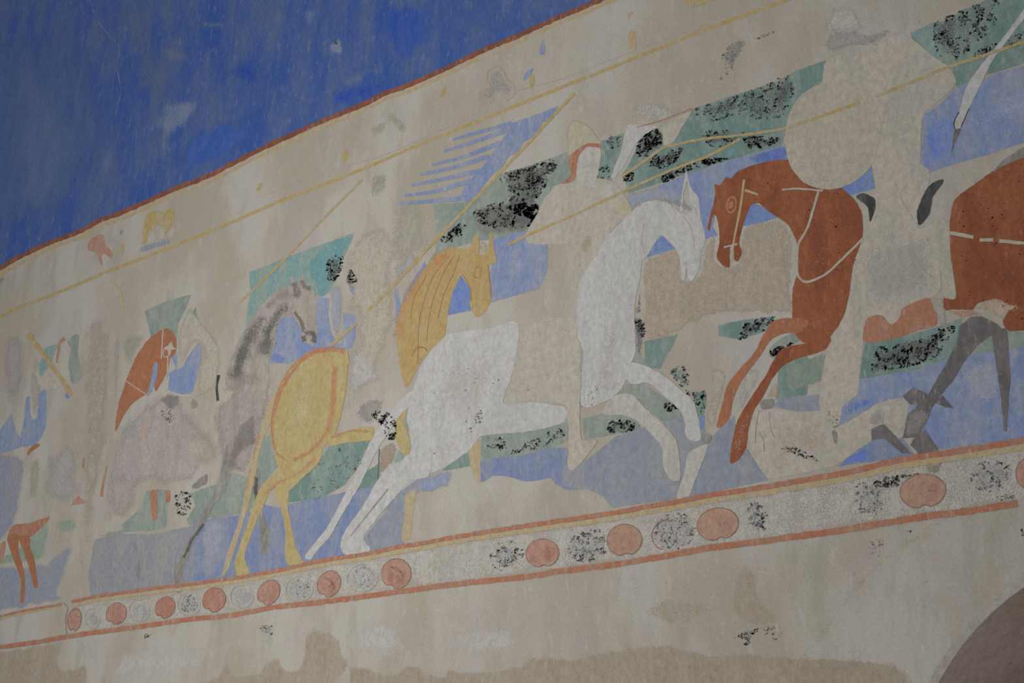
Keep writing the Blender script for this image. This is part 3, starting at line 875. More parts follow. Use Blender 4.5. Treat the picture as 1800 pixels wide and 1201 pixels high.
for a in ('Z: 735,640 738,560 760,490 790,450', 'Z: 722,560 728,525 750,485', 'Z: 750,600 758,540 780,480 800,448', 'Z: 770,560 780,520 798,480 808,448'):
    t.line('stripe', a, 1.4, ORANGE, 5, sub='neck')
t.line('eye', ell(840, 479, 6, 10, .2), 1.3, ORANGE, 6, sub='neck')
t.line('jaw_line', 'E: 400,970 440,1040 445,1110', 1.5, ORANGE, 6, sub='neck')
t.line('nose_line', 'E: 535,920 545,1010 552,1090', 1.5, ORANGE, 6, sub='neck')
t.poly('ear', 'E: 440,830 475,752 490,795 480,860', GOLD_D, 6, sub='neck')
t.line('chest_curl', 'F: 130,200 160,155 200,155 215,175', 2, ORANGE, 5, sub='neck')
t.wash('forelock', 'E: 488,795 530,800 535,850 500,885', W((158, 148, 134), .9), 6, 4)
t.poly('leg', 'F: 112,400 90,480 48,530 48,640 95,725 122,700 115,620 90,540 128,430', GOLD, 4)
t.poly('leg', 'F: 440,690 492,640 495,770 492,868 445,800', PALE_OCHRE, 4)
t.poly('leg', 'F: 100,930 155,910 142,1000 122,1165 80,1175 95,1020', PALE_OCHRE, 4)
t.build()

t = Thing('painted_horse', 'large white horse rearing at a gallop with one pricked ear', 'horse', 'horses of the painted frieze')
t.poly('hindquarters', 'Z: 782,592 815,582 865,576 910,568 907,627 897,670 886,710 933,707 968,712 994,717 994,740 963,752 920,760 847,767 827,790 780,823 733,843 704,864 690,850 690,820 715,806 723,790 720,760 716,735 722,700 733,665 748,632', WHITE, 5)
t.poly('leg', 'D: 1050,80 1130,20 1150,60 1050,170 940,340 850,520 742,700 690,795 620,872 590,912 558,902 600,840 680,740 760,590 850,420 930,250 1000,150', WHITE, 6)
t.poly('leg', 'D: 1215,320 1100,362 1060,402 1000,420 940,500 860,640 772,760 748,830 762,880 830,895 905,862 870,800 930,712 1000,625 1080,535 1140,490 1215,470', WHITE, 6)
t.line('leg_line', 'D: 800,790 880,690 1000,540', 2.5, GREY, 7, sub='hindquarters')
t.poly('neck', 'Z: 1014,560 1017,503 1033,470 1047,450 1067,416 1093,390 1110,373 1133,356 1153,353 1180,360 1200,376 1220,373 1230,380 1240,420 1233,443 1230,470 1217,494 1210,490 1207,473 1203,494 1198,490 1196,460 1187,436 1163,414 1150,430 1138,450 1128,460 1125,493 1117,526 1115,560 1118,613 1110,640 1095,680 1075,700 1040,716 1022,712 1020,660 1025,617 1016,590', WHITE, 5)
t.poly('ear', 'G: 622,420 642,505 682,560 692,665 660,650 642,600 634,520 622,480 606,540 600,640 585,640 605,500', WHITE, 6, sub='neck')
t.wash('forelock', 'G: 470,575 550,560 610,580 670,620 640,645 560,610', W((140, 138, 136), .8), 6, 5)
t.poly('leg', 'H: 280,270 330,235 400,248 500,300 600,385 660,440 690,560 695,640 640,642 612,600 615,560 590,490 500,405 420,340 330,345', WHITE, 6)
t.poly('leg', 'H: 180,505 235,412 330,400 400,470 500,560 570,650 587,760 587,852 540,850 500,785 490,680 400,575 300,512', WHITE_C, 6)
for q in ('G: 640,600 665,620 680,660', 'G: 500,575 540,600 560,640', 'G: 400,700 385,780 400,860', 'G: 600,930 615,900 625,950', 'H: 75,170 65,300 60,430', 'Z: 1200,380 1215,400 1222,440'):
    t.line('outline', q, 1.0, GREY_L, 7, wear=.8, sub='neck')
t.poly('hoof', 'H: 640,705 735,665 705,760 655,890 625,955 570,950 610,820 622,740', WHITE_C, 6)
t.poly('hoof', 'H: 708,620 755,618 735,662 712,655', GREY, 6)
t.wash('shade', 'Z: 1050,570 1090,560 1090,680 1060,700 1030,690', W((165, 160, 152), .25), 6, 22)
t.wash('shade', 'Z: 760,650 880,600 880,700 780,760', W((166, 162, 155), .3), 6, 30)
t.flecks('flecks', 'Z: 750,690 860,640 980,720 860,750 780,800 740,780', 26, BLACK_B, 7, (.7, 1.5), .1, -.1)
t.flecks('flecks', 'Z: 838,725 848,720 845,745 836,745', 22, BLACK_B, 7, (.7, 1.8), .1, -.9)
t.flecks('flecks', 'Z: 1018,690 1050,680 1040,712 1020,715', 12, BLACK_B, 7, (.7, 1.5), .1, -.5)
t.build()

t = Thing('painted_horse', 'red brown horse with cream bridle facing the white horse', 'horse', 'horses of the painted frieze')
t.poly('leg', 'H: 1260,5 1090,8 1030,80 980,180 900,270 840,350 810,450 780,572 802,576 850,522 866,430 912,330 1000,210 1070,112 1130,82 1230,70', CHESTNUT, 5)
t.poly('leg', 'H: 1260,130 1130,158 1080,222 1040,300 960,420 912,500 880,570 865,640 850,740 860,767 902,740 936,682 946,600 976,490 1022,420 1072,320 1132,250 1201,215 J: 150,645 180,580', BROWN, 5)
t.wash('leg_wear', 'H: 960,430 1010,430 950,590 930,690 860,760 860,650 900,520', W((150, 104, 86), .6), 6, 9)
t.poly('hindquarters', 'J: 358,602 376,480 450,465 500,512 545,478 560,430 640,390 705,375 742,505 650,542 500,592', BROWN_L, 4)
t.poly('neck', 'Z: 1256,324 1266,326 1276,312 1284,314 1300,300 1333,288 1383,281 1420,300 1450,325 1478,330 1497,346 1513,370 1517,400 1513,427 1500,466 1493,516 1483,556 1460,592 1433,602 1413,602 1400,590 1393,560 1394,510 1404,470 1402,432 1385,395 1353,373 1333,357 1322,360 1310,386 1300,420 1300,433 1304,443 1297,460 1291,456 1290,433 1283,433 1283,470 1273,468 1260,453 1265,426 1263,393 1255,377 1247,406 1243,403 1252,366 1258,340', BROWN, 4)
t.line('bridle', 'G: 925,468 908,600 870,800 862,905', (4, 3), PALE_OCHRE, 6, sub='neck')
t.line('bridle', 'G: 818,826 890,808', 3, CREAM, 6, sub='neck')
t.line('rein', 'G: 930,524 1000,548', (5, 3), PALE_OCHRE, 6, sub='neck')
t.line('eye', ell(1286, 360, 8, 14, .15), 3, BROWN_L, 6, sub='neck')
t.poly('pupil', ell(1285, 361, 4, 7, .15), BROWN_L, 6, sub='neck')
t.line('breast_strap', 'I: 118,1005 60,1201 J: 10,95 8,250 50,288 150,250 260,150 352,58', (4, 4), CREAM_Y, 6, sub='neck')
t.line('rein', 'G: 1125,522 1201,516 I: 60,1000 140,1008', (3, 3), CREAM, 6, sub='neck')
t.flecks('wear', 'Z: 1300,310 1400,300 1500,380 1480,520 1420,590 1400,560 1410,440 1340,340', 200, BROWN_L, 6, (.6, 1.3), .1, .1)
t.flecks('dark_wear', 'Z: 1320,300 1420,310 1510,380 1490,500 1430,590 1400,560 1420,440', 260, paint((118, 70, 52), flake=0), 5, (.8, 2), .07, .05)
t.build()

t = Thing('painted_horse', 'heavy brown horse cut by the frame with dark grey hind legs', 'horse', 'horses of the painted frieze')
t.poly('rump', 'I: 805,1215 815,1130 838,1052 930,980 1030,910 1100,870 1201,832 1500,760 J: 1500,560 1201,545 1115,542 1090,492 1110,430 1060,380 960,400 930,432 840,432 783,432 780,370 842,372 818,150 800,50', BROWN, 4)
t.wash('worn_patch', 'J: 935,430 1000,380 1080,375 1150,400 1240,440 1130,450 1095,495 1000,440', W((164, 142, 126), .85), 5, 5)
t.wash('worn_patch', 'J: 800,440 930,430 1000,470 860,480', W((168, 124, 106), .8), 5, 5)
for a in ('J: 805,28 860,38 935,52', 'J: 968,66 1040,66', 'J: 1070,72 1130,76 1240,88'):
    t.line('strap', a, 6, CREAM_Y, 6, sub='rump')
t.poly('leg', 'J: 862,520 920,472 980,470 1060,510 1090,540 1030,570 960,620 900,690 830,805 760,892 720,950 680,1040 630,1110 560,1112 590,985 690,890 780,740 850,600', GREY_D, 5, smooth=False)
t.poly('leg', 'J: 1030,560 1100,530 1114,560 1132,790 1122,900 1112,1072 1095,1076 1080,900 1060,760', GREY_D, 5, smooth=False)
t.poly('hoof', 'J: 740,925 770,888 832,955 780,948', GREY_D, 6, smooth=False)
t.poly('tail', 'I: 650,1190 638,1120 680,1010 720,965 778,952 722,1040 702,1130', BLACK, 5, label='black tail tuft')
t.poly('saddle', 'I: 1040,905 1100,840 1201,778 1300,740 1300,810 1201,832 1100,872', GREY, 5)
t.flecks('dark_wear', 'I: 850,1080 1000,960 1201,860 1250,1180 840,1190', 260, paint((118, 70, 52), flake=0), 5, (.8, 2), .07, .05)
t.flecks('dark_wear', 'J: 840,60 1250,80 1250,500 1120,430 960,380 860,340', 300, paint((118, 70, 52), flake=0), 5, (.8, 2), .07, .05)
t.build()

# ------------------------------------------------------------------ riders
t = Thing('painted_rider', 'pale rider with a rust helmet outline carrying the thick yellow lance', 'rider', 'riders of the painted frieze')
t.poly('body', 'A: 300,700 345,655 372,690 362,780 372,880 330,900 245,920 215,880 260,800', CREAM, 2)
t.line('helmet', 'A: 340,645 318,665 308,720 300,775', (6, 3), REDLINE, 4, wear=.5)
t.line('helmet', 'A: 360,660 368,690', 1.6, REDLINE, 4)
t.wash('leg', 'A: 158,820 190,810 215,930 195,1060 175,1075 160,1000', W((152, 146, 136), .9), 3, 5)
t.build()

t = Thing('painted_rider', 'faded cream rider above the chestnut horse', 'rider', 'riders of the painted frieze')
t.wash('body', 'A: 945,560 1005,470 1070,560 1170,700 1150,900 1050,960 1045,830 1062,700 1043,672 1000,730 955,800 930,680', W((162, 156, 142), .85), 2, 6)
t.wash('hood', 'A: 640,640 740,600 790,640 720,740 670,860 645,760', W((140, 140, 128), .6), 1, 10)
t.line('sword', 'A: 1160,840 1145,900 1152,975', (3, 5), BLACK, 4, wear=.5)
t.line('outline', 'A: 1185,560 1180,700 1180,800', 2.5, W((140, 146, 156), .8), 3)
t.build()

t = Thing('painted_rider', 'faded cream rider above the golden rump', 'rider', 'riders of the painted frieze')
t.wash('body', 'C: 830,390 980,340 1060,480 1030,620 1040,860 990,1020 900,1180 800,1060 830,950 826,825 765,805 775,700 740,600 770,490', W((162, 154, 141), .8), 2, 12)
t.wash('saddle', 'C: 795,1020 880,1020 1000,1180 D: 900,0 850,60 770,200 740,150 780,0', W((162, 158, 154), .8), 3, 10)
t.wash('scuff', 'D: 810,150 870,70 1000,60 940,180 880,200', W((134, 130, 124), .7), 4, 8)
t.flecks('flecks', 'D: 900,130 1000,140 1040,190 1035,270 1000,280 960,200', 170, BLACK, 7, (.8, 2.2), .12, -.15)
t.wash('boot', 'D: 950,320 1040,290 1040,390 960,480 945,500', W((142, 128, 114), .9), 3, 6)
t.line('outline', 'D: 952,330 948,420 945,490', 2.2, GREY_D, 4, wear=.5)
t.build()

t = Thing('painted_rider', 'cream rider in a rust rimmed helmet riding the white horse', 'rider', 'riders of the painted frieze')
t.poly('body', 'Z: 1003,322 1010,318 1030,318 1050,314 1075,318 1092,335 1103,352 1110,372 1085,396 1066,417 1046,452 1030,476 1014,505 1008,470 1012,440 1000,430 970,430 930,428 925,412 945,375 960,345 985,325', CREAM, 3)
t.poly('face', 'E: 1005,345 1060,292 1125,298 1122,400 1095,485 1010,485', WHITE_C, 4)
t.poly('helmet', 'E: 958,372 1000,312 1060,278 1132,282 1128,300 1060,296 1015,345 1000,430 985,472 925,490 972,440', REDLINE, 5)
t.poly('cap', 'E: 958,200 985,160 1060,188 1110,248 1130,282 1060,280 1000,314 955,340', paint((152, 147, 124), (156, 150, 132)), 3)
t.line('cap_edge', 'E: 958,330 958,200 985,160 1060,188 1112,250', 1.3, paint((140, 134, 114)), 4)
t.poly('hand', ell(1068, 337, 12, 12), WHITE_C, 5)
t.poly('sleeve', 'G: 255,590 300,580 330,630 280,655', paint((156, 150, 126)), 4)
t.wash('fold', 'E: 1010,830 1045,760 1090,760 1070,880 1040,860', W((146, 140, 118), .7), 4, 5)
t.poly('saddle', 'Z: 905,582 1012,556 1014,590 1022,617 1018,655 1016,715 998,735 992,712 935,705 890,705 900,660', CREAM, 4, label='bare cream saddle cloth')
t.poly('leg', 'F: 935,305 1025,290 1020,430 1030,640 1110,650 990,800 960,790 960,560 940,450', CREAM, 6)
t.build()

t = Thing('painted_banner', 'white swallow-tailed banner against the speckled green band', 'banner')
t.poly('tail', 'G: 320,178 400,182 470,188 400,232 350,290 300,382 240,462 222,462 242,400 282,300 300,220', WHITE, 4)
t.poly('tail', 'G: 495,192 640,110 590,205 548,272 505,292 498,240', CREAM, 4)
t.wash('cloth', 'G: 400,180 330,140 340,60 440,30 560,80 640,110 500,190', W((164, 160, 154), .7), 2, 10)
t.line('edge', 'G: 360,192 480,158 560,128 650,94', 1.8, BROWN_L, 5, wear=.6)
t.build()

t = Thing('painted_rider', 'tall pale rider in a long skirt behind the round shield', 'rider', 'riders of the painted frieze')
t.poly('torso', 'I: 140,420 155,330 240,280 400,240 480,195 560,178 640,228 720,300 800,350 842,420 822,470 720,560 668,615 658,860 705,905 690,1000 640,1201 J: 735,-10 752,150 762,330 705,375 640,390 560,430 545,478 500,512 450,465 376,480 350,640 320,880 250,940 215,1048 130,985 130,830 180,580 250,470 280,350 300,200 352,58 I: 355,1201 350,1110 400,1020 418,990 395,870 300,800 150,600', CREAM, 3)
t.poly('cloak_edge', 'J: 728,-30 802,-30 812,130 842,372 782,368 755,200', CREAM_Y, 4)
t.wash('skirt_shade', 'J: 340,120 600,20 730,0 750,160 740,340 600,380 500,440 400,440 330,330', W((150, 146, 138), .6), 4, 20)
t.wash('helmet', 'I: 130,180 160,60 230,15 320,45 360,130 450,150 600,100 700,60 640,150 480,170 300,180', W((166, 162, 154), .8), 3, 9)
t.wash('collar', 'I: 125,260 160,180 260,150 370,170 520,140 640,130 500,185 400,245 280,255 170,290', W((144, 140, 136), .75), 4, 7)
t.wash('shade', 'I: 380,240 520,180 600,165 500,200 420,250', W((112, 110, 106), .8), 4, 4)
t.line('outline', 'I: 470,560 460,640 430,760 410,860', 1.3, GREY_L, 4, wear=.6)
t.line('outline', 'I: 520,960 560,1060 620,1160', 1.2, GREY_L, 4, wear=.6)
t.line('outline', 'J: 640,180 690,240 730,270', 1.2, GREY_L, 5, wear=.6)
t.flecks('flecks', 'S: 1230,330 1300,340 1290,420 1230,410', 26, BLACK_B, 4, (.7, 1.5), .2, -.3)
t.poly('sword_hilt', 'I: 315,1040 350,1020 412,1050 418,1092 390,1170 375,1090', BLACK, 5, label='black curved hilt')
t.wash('foot', 'J: 700,380 780,380 800,520 800,570 770,540', W((152, 146, 136), .9), 5, 4)
t.build()
Thing('round_shield', 'large round cream shield held before the brown horse', 'shield').poly(
    'disc', 'Z: 1381,240 1386,205 1402,175 1425,156 1450,146 1480,143 1515,152 1538,180 1547,215 1545,255 1532,292 1505,318 1475,331 1447,333 1415,322 1393,298 1383,270', CREAM_Y, 5, wob=.6).build()
t = Thing('painted_lance', 'white tapering lance pennon with a black point over blue', 'lance')
t.poly('shaft', 'I: 1300,-90 1201,50 1120,162 1040,262 970,352 900,452 862,580 835,655 850,705 872,660 912,570 962,470 1040,312 1130,192 1201,100 1330,-60', WHITE, 4)
t.poly('point', 'I: 838,690 868,682 845,740 822,805 826,750', GREY_D, 5)
t.line('edge', 'I: 858,592 830,655 842,690', 2, BLACK, 5, wear=.6)
t.line('edge', 'I: 912,572 870,670', 1.6, BLACK, 5, wear=.6)
t.build()
t = Thing('fallen_figure', 'cream fallen figure with scratched folds beneath the brown horse', 'rider')
t.poly('body', 'S: 660,500 720,330 760,300 850,320 1050,345 1200,330 1260,420 1300,435 1401,390 J: 430,930 560,900 590,940 560,1060 480,1040 395,1080 395,1125 300,1190 210,1255 S: 1200,735 830,810 790,800 720,680', CREAM, 2)
t.wash('tone', 'S: 840,380 1100,360 1240,440 1230,640 900,780 800,740', W((158, 144, 128), .55), 3, 26)
t.poly('cap', 'S: 752,262 840,250 830,312 758,318', GREY, 4)
t.line('fold', 'S: 740,330 720,430 710,560', 1.4, GREY, 4, wear=.6)
t.line('fold', 'S: 740,480 770,540 775,620', 1.4, GREY, 4, wear=.6)
t.line('fold', 'S: 810,340 820,450 850,520', 1.2, GREY, 4, wear=.6)
t.flecks('flecks', 'S: 890,595 1000,590 1150,670 1140,690 1000,640', 70, BLACK_B, 4, (.8, 1.8), .2, -.5, aspect=2.4)
t.poly('hand', 'S: 1255,470 1285,480 1292,550 1270,560 1255,510', GREY, 4)
t.wash('hand', 'S: 1240,430 1295,420 1300,450 1260,465', W((118, 114, 108), .8), 4, 3)
t.build()
t = Thing('fallen_limbs', 'dark grey sprawled limbs under the hind legs of the heavy brown horse', 'rider')
t.poly('head', 'J: 562,890 620,843 692,880 662,930 600,934', GREY_D, 6, smooth=False)
t.poly('arm', 'J: 396,1065 460,1038 520,1100 605,1192 560,1192 460,1112 400,1122', GREY_D, 6, smooth=False)
t.poly('foot', 'J: 640,1082 680,1070 752,1172 650,1197 602,1150', GREY_D, 6, smooth=False)
t.wash('body', 'J: 560,1110 580,980 660,950 720,980 680,1060 640,1110', W((118, 114, 112), .8), 6, 6)
t.wash('cloth', 'J: 370,1000 430,950 480,960 470,1040 390,1060', W((140, 134, 124), .7), 4, 7)
t.build()
t = Thing('unmounted_figure', 'bare cream trouser legs between the white and brown horses', 'rider')
t.wash('leg', 'S: 400,40 520,60 500,200 440,440 350,460 370,260', W((160, 150, 136), .8), 2, 7)
t.wash('leg', 'S: 640,60 760,40 700,200 600,370 550,370 570,250', W((160, 154, 144), .85), 2, 7)
t.wash('leg', 'S: 860,90 890,140 870,240 760,230 800,190', W((166, 148, 116), .8), 2, 6)
t.wash('shade', 'H: 345,-20 400,-20 400,60 380,230 350,160 345,40 G: 345,1201 375,1020 385,1201', W((104, 102, 106), .85), 6, 5)
t.flecks('flecks', 'H: 350,0 395,20 395,100 360,60', 70, BLACK, 7, (.8, 2), .2, -.3)
t.build()
t = Thing('painted_skirt', 'pale sandy backdrop belt between the two facing horses', 'backdrop')
t.wash('belt', 'G: 385,900 590,840 600,980 680,960 720,790 780,760 790,900 880,900 910,715 1110,670 1190,780 1180,1080 1180,1180 800,1190 H: 560,85 400,120 G: 385,1100', W((156, 144, 128), .7), 1, 7)
t.build()

# ------------------------------------------------------------------ lances
for lab, segs, w in (
    ('thick ochre lance crossing the pale rider with the rust helmet', ['A: 148,622 240,745 310,840 378,945'], 8),
    ('thin ochre lance rising from the teal patch over the grey horse', ['C: 860,110 640,330 470,510 330,650 210,760'], 3.6),
    ('long ochre lance passing over the neck of the golden horse', ['E: 990,12 770,250 590,440 400,640 200,850 0,1065 C: 890,800', 'C: 830,868 700,982'], 5),
    ('ochre lance held across the body of the helmeted rider', ['E: 640,812 760,755 1000,650 1201,557 G: 130,605 280,535 400,480 560,410 720,350 830,295 910,250'], 4.5),
    ('ochre forked spear shaft reaching towards the round shield', ['G: 280,452 400,370 500,300 560,285 700,255 900,235 1080,210 1201,185'], 4.5),
    ('ochre lance running over the shoulder of the tall rider', ['I: 0,660 200,590 335,543', 'I: 420,510 620,430 800,355 1000,290 1201,222 1500,120'], 5.5),
):
    t = Thing('painted_lance', lab, 'lance', 'painted yellow lances')
    for k, a in enumerate(segs):
        t.line('shaft', a, w, OCHRE, 6)
    t.build()

# ------------------------------------------------------------------ blue streamer banner
t = Thing('painted_banner', 'blue triangular banner with seven narrow streamers', 'banner')
t.poly('cloth', 'E: 660,170 780,128 908,78 862,150 822,170 782,240 722,270 692,320 640,350 612,400 550,450 512,500 462,565 400,592 385,560 420,485 490,425 540,350 590,285 640,215', BLUE, 2, smooth=False)
for a in ('E: 350,258 420,236 660,172', 'E: 302,318 450,272 640,205', 'E: 236,391 400,350 600,275', 'E: 176,441 350,405 540,345', 'E: 132,498 300,465 500,420', 'E: 92,553 260,530 440,475', 'E: 60,595 240,582 420,565'):
    t.line('streamer', a, (4.5, 9), BLUE, 3, wear=.2)
t.build()

# ------------------------------------------------------------------ small figures in the upper border
t = Thing('small_animal', 'small faded red animal in the upper border', 'animal')
t.poly('body', 'A: 463,150 480,125 520,98 545,100 562,160 592,190 590,228 570,210 550,200 535,205 540,262 525,245 515,205 490,188 468,180', PINKRED, 2)
t.build()
t = Thing('small_animal', 'small ochre animal standing on a blue strip', 'animal')
t.poly('body', 'Z: 249,430 254,390 262,374 275,371 290,374 298,366 306,368 307,394 309,404 303,408 298,400 292,412 288,402 284,397 277,396 268,408 262,404 256,428', OCHRE, 2)
t.poly('ground', 'A: 742,165 890,120 896,142 742,190', BLUE_G, 2, smooth=False)
for q in ('A: 780,130 800,80 820,80 815,140', 'A: 840,120 852,60 872,70 865,115', 'A: 890,100 910,55 930,80 900,118'):
    t.poly('leg', q, CREAM, 3)
t.build()
Thing('painted_strip', 'grey blue painted strip above the ruled ochre line', 'border figure').poly('strip', 'C: 350,200 495,142 640,82 704,55 706,88 640,108 500,162 360,212', W((128, 136, 164), .85), 2, smooth=False).build()
for lab, q, m in (
    ('small ochre dash beside the red animal', 'A: 640,145 655,150 650,205 638,205', OCHRE), ('small dark blue tick above the ochre dash', 'A: 638,72 650,75 640,100 634,95', GREY),
    ('slanting ochre dash over the blue strip', 'C: 318,128 335,125 315,170 302,168', OCHRE), ('ochre flame mark above the streamer banner stem', 'Q: 20,920 45,905 48,970 15,1010 8,960', OCHRE),
    ('ochre flame mark in the middle of the upper border', 'Q: 785,440 815,415 810,470 790,500 775,485', OCHRE), ('blue pointed mark near the tip of the streamer banner', 'Q: 1420,350 1445,300 1500,268 1480,320 1430,365', BLUE),
    ('upright blue pennant mark close to the blue field', 'Q: 1550,120 1580,50 1592,155 1552,158', BLUE), ('ochre pointed mark beside the blue pointed mark', 'Q: 1480,320 1500,310 1510,380 1485,430 1470,370', OCHRE),
    ('pale ochre upright bar in the upper border', 'L: 742,200 778,200 782,310 745,318', PALE_OCHRE), ('thin ochre cross stroke at the upper border', 'L: 735,85 768,80 745,105 740,130', PALE_OCHRE),
    ('ochre blot at the top edge of the upper border', 'L: 1095,-20 1290,-20 1240,18 1160,42 1110,28', OCHRE), ('faint ochre curl under the red animal', 'A: 592,340 620,360 640,400 655,490 640,470 625,400', PALE_OCHRE),
):
    Thing('border_mark', lab, 'border figure', 'small marks of the upper border').poly('mark', q, m, 2, wob=.4).build()
t = Thing('worn_figure', 'faint grey outlined creature in the upper border', 'animal')
t.wash('body', 'Q: 1140,310 1180,265 1260,270 1300,350 1350,400 1350,470 1290,520 1220,460 1190,520 1110,540 1080,470 1130,390', W((148, 143, 136), .6), 2, 8)
for q in ('Q: 1140,370 1150,290 1210,255 1270,290 1290,350', 'Q: 1080,440 1080,500 1110,545 1180,530 1190,450', 'Q: 1290,350 1350,400 1352,480 1290,520'):
    t.line('outline', q, 1.2, GREY_L, 3, wear=.6)
t.build()
t = Thing('worn_figure', 'faint greenish smudged creature in the upper border', 'animal')
t.wash('body', 'Q: 230,700 330,650 420,540 450,620 540,700 520,770 430,770 380,720 330,800 240,820', W((146, 145, 132), .7), 2, 9)
t.build()
t = Thing('worn_figure', 'dark smudged figure above the great green band', 'smudge')
t.wash('smudge', 'L: 1320,360 1380,270 1480,250 1480,310 1430,380 1400,450 1310,510 1300,490 1380,430 1330,400', W((126, 122, 118), .75), 2, 6)
t.flecks('flecks', 'L: 1320,350 1400,280 1420,400 1380,460 1300,510 1340,430', 40, GREY_D, 3, (.7, 1.6), .2, 0)
t.flecks('flecks', 'L: 1540,245 1660,190 1660,205 1560,250', 18, GREY_D, 3, (.7, 1.5), .2, -.3)
t.build()
t = Thing('smudge', 'greenish shadowy smudge beside the thin lance', 'smudge')
t.wash('smudge', 'C: 890,110 960,40 1010,90 980,180 900,220', W((146, 143, 128), .7), 2, 9)
t.build()
t = Thing('smudge', 'greenish grey worn wash beneath the streamer banner', 'smudge')
t.wash('wash', 'E: 0,640 120,500 240,600 255,700 250,840 120,940 0,1000', W((150, 146, 132), .65), 1, 22)
t.wash('wash', 'C: 1020,560 1160,470 1180,540 1060,660 1050,760 1025,640', W((150, 148, 148), .7), 2, 8)
t.build()
t = Thing('smudge', 'grey streaked worn wash at the frieze edge', 'smudge')
t.wash('wash', 'A: 0,640 60,600 140,640 150,850 110,940 40,1020 0,1010', W((148, 142, 140), .8), 1, 14)
t.wash('wash', 'A: 180,720 210,760 200,840 170,860', W((150, 146, 128), .7), 1, 6)
t.wash('wash', 'B: 150,90 210,70 215,280 150,310 135,250', W((148, 146, 126), .8), 2, 8)
t.wash('wash', 'B: 220,60 420,0 450,240 400,330 260,340 220,260', W((152, 146, 142), .7), 1, 16)
t.build()
t = Thing('painted_column', 'plain sandy upright strip dividing the first two horses', 'column')
t.wash('shaft', 'Z: 148,560 192,560 200,660 195,760 180,860 168,940 150,1020 128,1020 135,930 140,800', W((158, 148, 134), .5), 2, 12)
t.wash('edge', 'A: 600,640 640,640 635,860 605,1000 590,860', W((150, 150, 148), .6), 2, 5)
t.build()
t = Thing('smudge', 'dark smudge at the far end of the upper border', 'smudge')
t.wash('wash', 'A: -40,330 40,300 60,330 20,360 -40,440', W((132, 126, 118), .7), 2, 8)
t.build()

# ------------------------------------------------------------------ medallions of the lower border
M_DISC = paint((154, 122, 108), (148, 114, 100), flake=.10)
M_LOBE = paint((148, 108, 92), (152, 116, 102), flake=.08)
M_EDGE = paint((124, 90, 78), (122, 98, 88), flake=.2)
M_PINK = paint((154, 126, 108), (150, 120, 102), flake=.10)
ORD = ['first', 'second', 'third', 'fourth', 'fifth', 'sixth', 'seventh', 'eighth', 'ninth', 'tenth', 'eleventh', 'twelfth']
NOTE = ['narrow cut-off', 'two-tone', 'plain', 'speckled', 'split-lobed', 'swirled', 'broken-edged', 'dark-lobed', 'rounded', 'large pale', 'largest heart-shaped', 'cropped']
for k, (cx, cy, rx, ry, rot, m1, m2) in enumerate((
        (131.5, 1090, 12, 20, .15, M_DISC, M_DISC), (205, 1079, 17, 19.5, .55, M_DISC, M_LOBE), (291, 1068.5, 16.5, 19.5, .5, M_LOBE, M_LOBE), (377, 1055, 19.5, 22, .5, M_LOBE, M_LOBE),
        (473, 1042, 18, 23.5, .55, M_DISC, M_LOBE), (579, 1027, 19.5, 24, .45, M_DISC, M_LOBE), (697, 1009, 26, 26.5, .4, M_DISC, M_LOBE), (954, 973, 29, 25, -.1, M_DISC, M_LOBE),
        (1098, 950, 30.5, 28, -.15, M_PINK, M_DISC), (1262, 922, 36.5, 28.5, -.2, M_PINK, M_PINK), (1622.5, 864, 40, 30, -.12, M_PINK, M_PINK), (1818, 832, 32, 30, -.1, M_DISC, M_DISC))):
    t = Thing('medallion', '%s pink medallion, the %s red one counted from the seam' % (NOTE[k], ORD[k]), 'medallion', 'red medallions of the lower border')
    out = []
    for i in range(48):
        a = 2 * math.pi * i / 48
        # two lobes: a notch at the foot of the round
        da = (a - math.pi / 2 + math.pi) % (2 * math.pi) - math.pi
        q = 1 - .20 * math.exp(-(da / .22) ** 2)
        x, y = rx * q * math.cos(a), ry * q * math.sin(a)
        out.append((cx + x * math.cos(rot) - y * math.sin(rot), cy + x * math.sin(rot) + y * math.cos(rot)))
    t.poly('disc', out, m1, 7, wob=1.0)
    t.line('outline', out + out[:1], 1.5, M_EDGE, 9, wear=.7)
    ox, oy = rx * .38 * math.cos(rot), rx * .38 * math.sin(rot)
    t.wash('lobe', ell(cx + ox, cy + oy + ry * .12, rx * .5, ry * .72, rot), paint((144, 102, 86) if m2 is M_LOBE else (150, 114, 98), flake=.1, soft=.75), 8, 5)
    if m1 is not M_PINK and k not in (0, 2):
        t.wash('lobe', ell(cx - ox * 1.2, cy - oy * 1.2 + ry * .35, rx * .36, ry * .48, rot), paint((146, 104, 88), flake=.1, soft=.7), 8, 4)
    if k in (5, 6, 9, 10):
        sp = [(cx + rx * (.2 + .45 * s) * math.cos(4.2 * s * math.pi + .6) * .8, cy + ry * (.2 + .45 * s) * math.sin(4.2 * s * math.pi * .5 + .6)) for s in [i / 12 for i in range(13)]]
        t.line('swirl', sp, 1.6, M_EDGE if k < 8 else M_DISC, 9, wear=.6)
    t.flecks('pitting', ell(cx, cy, rx * .9, ry * .9), 26, M_EDGE, 9, (.5, 1.1), .2, 0, smooth=False)
    t.build()
M_GHOST = paint((148, 149, 148), (154, 153, 150), flake=.1, soft=.5)
M_GLINE = paint((136, 136, 133), (144, 142, 138), flake=.2)
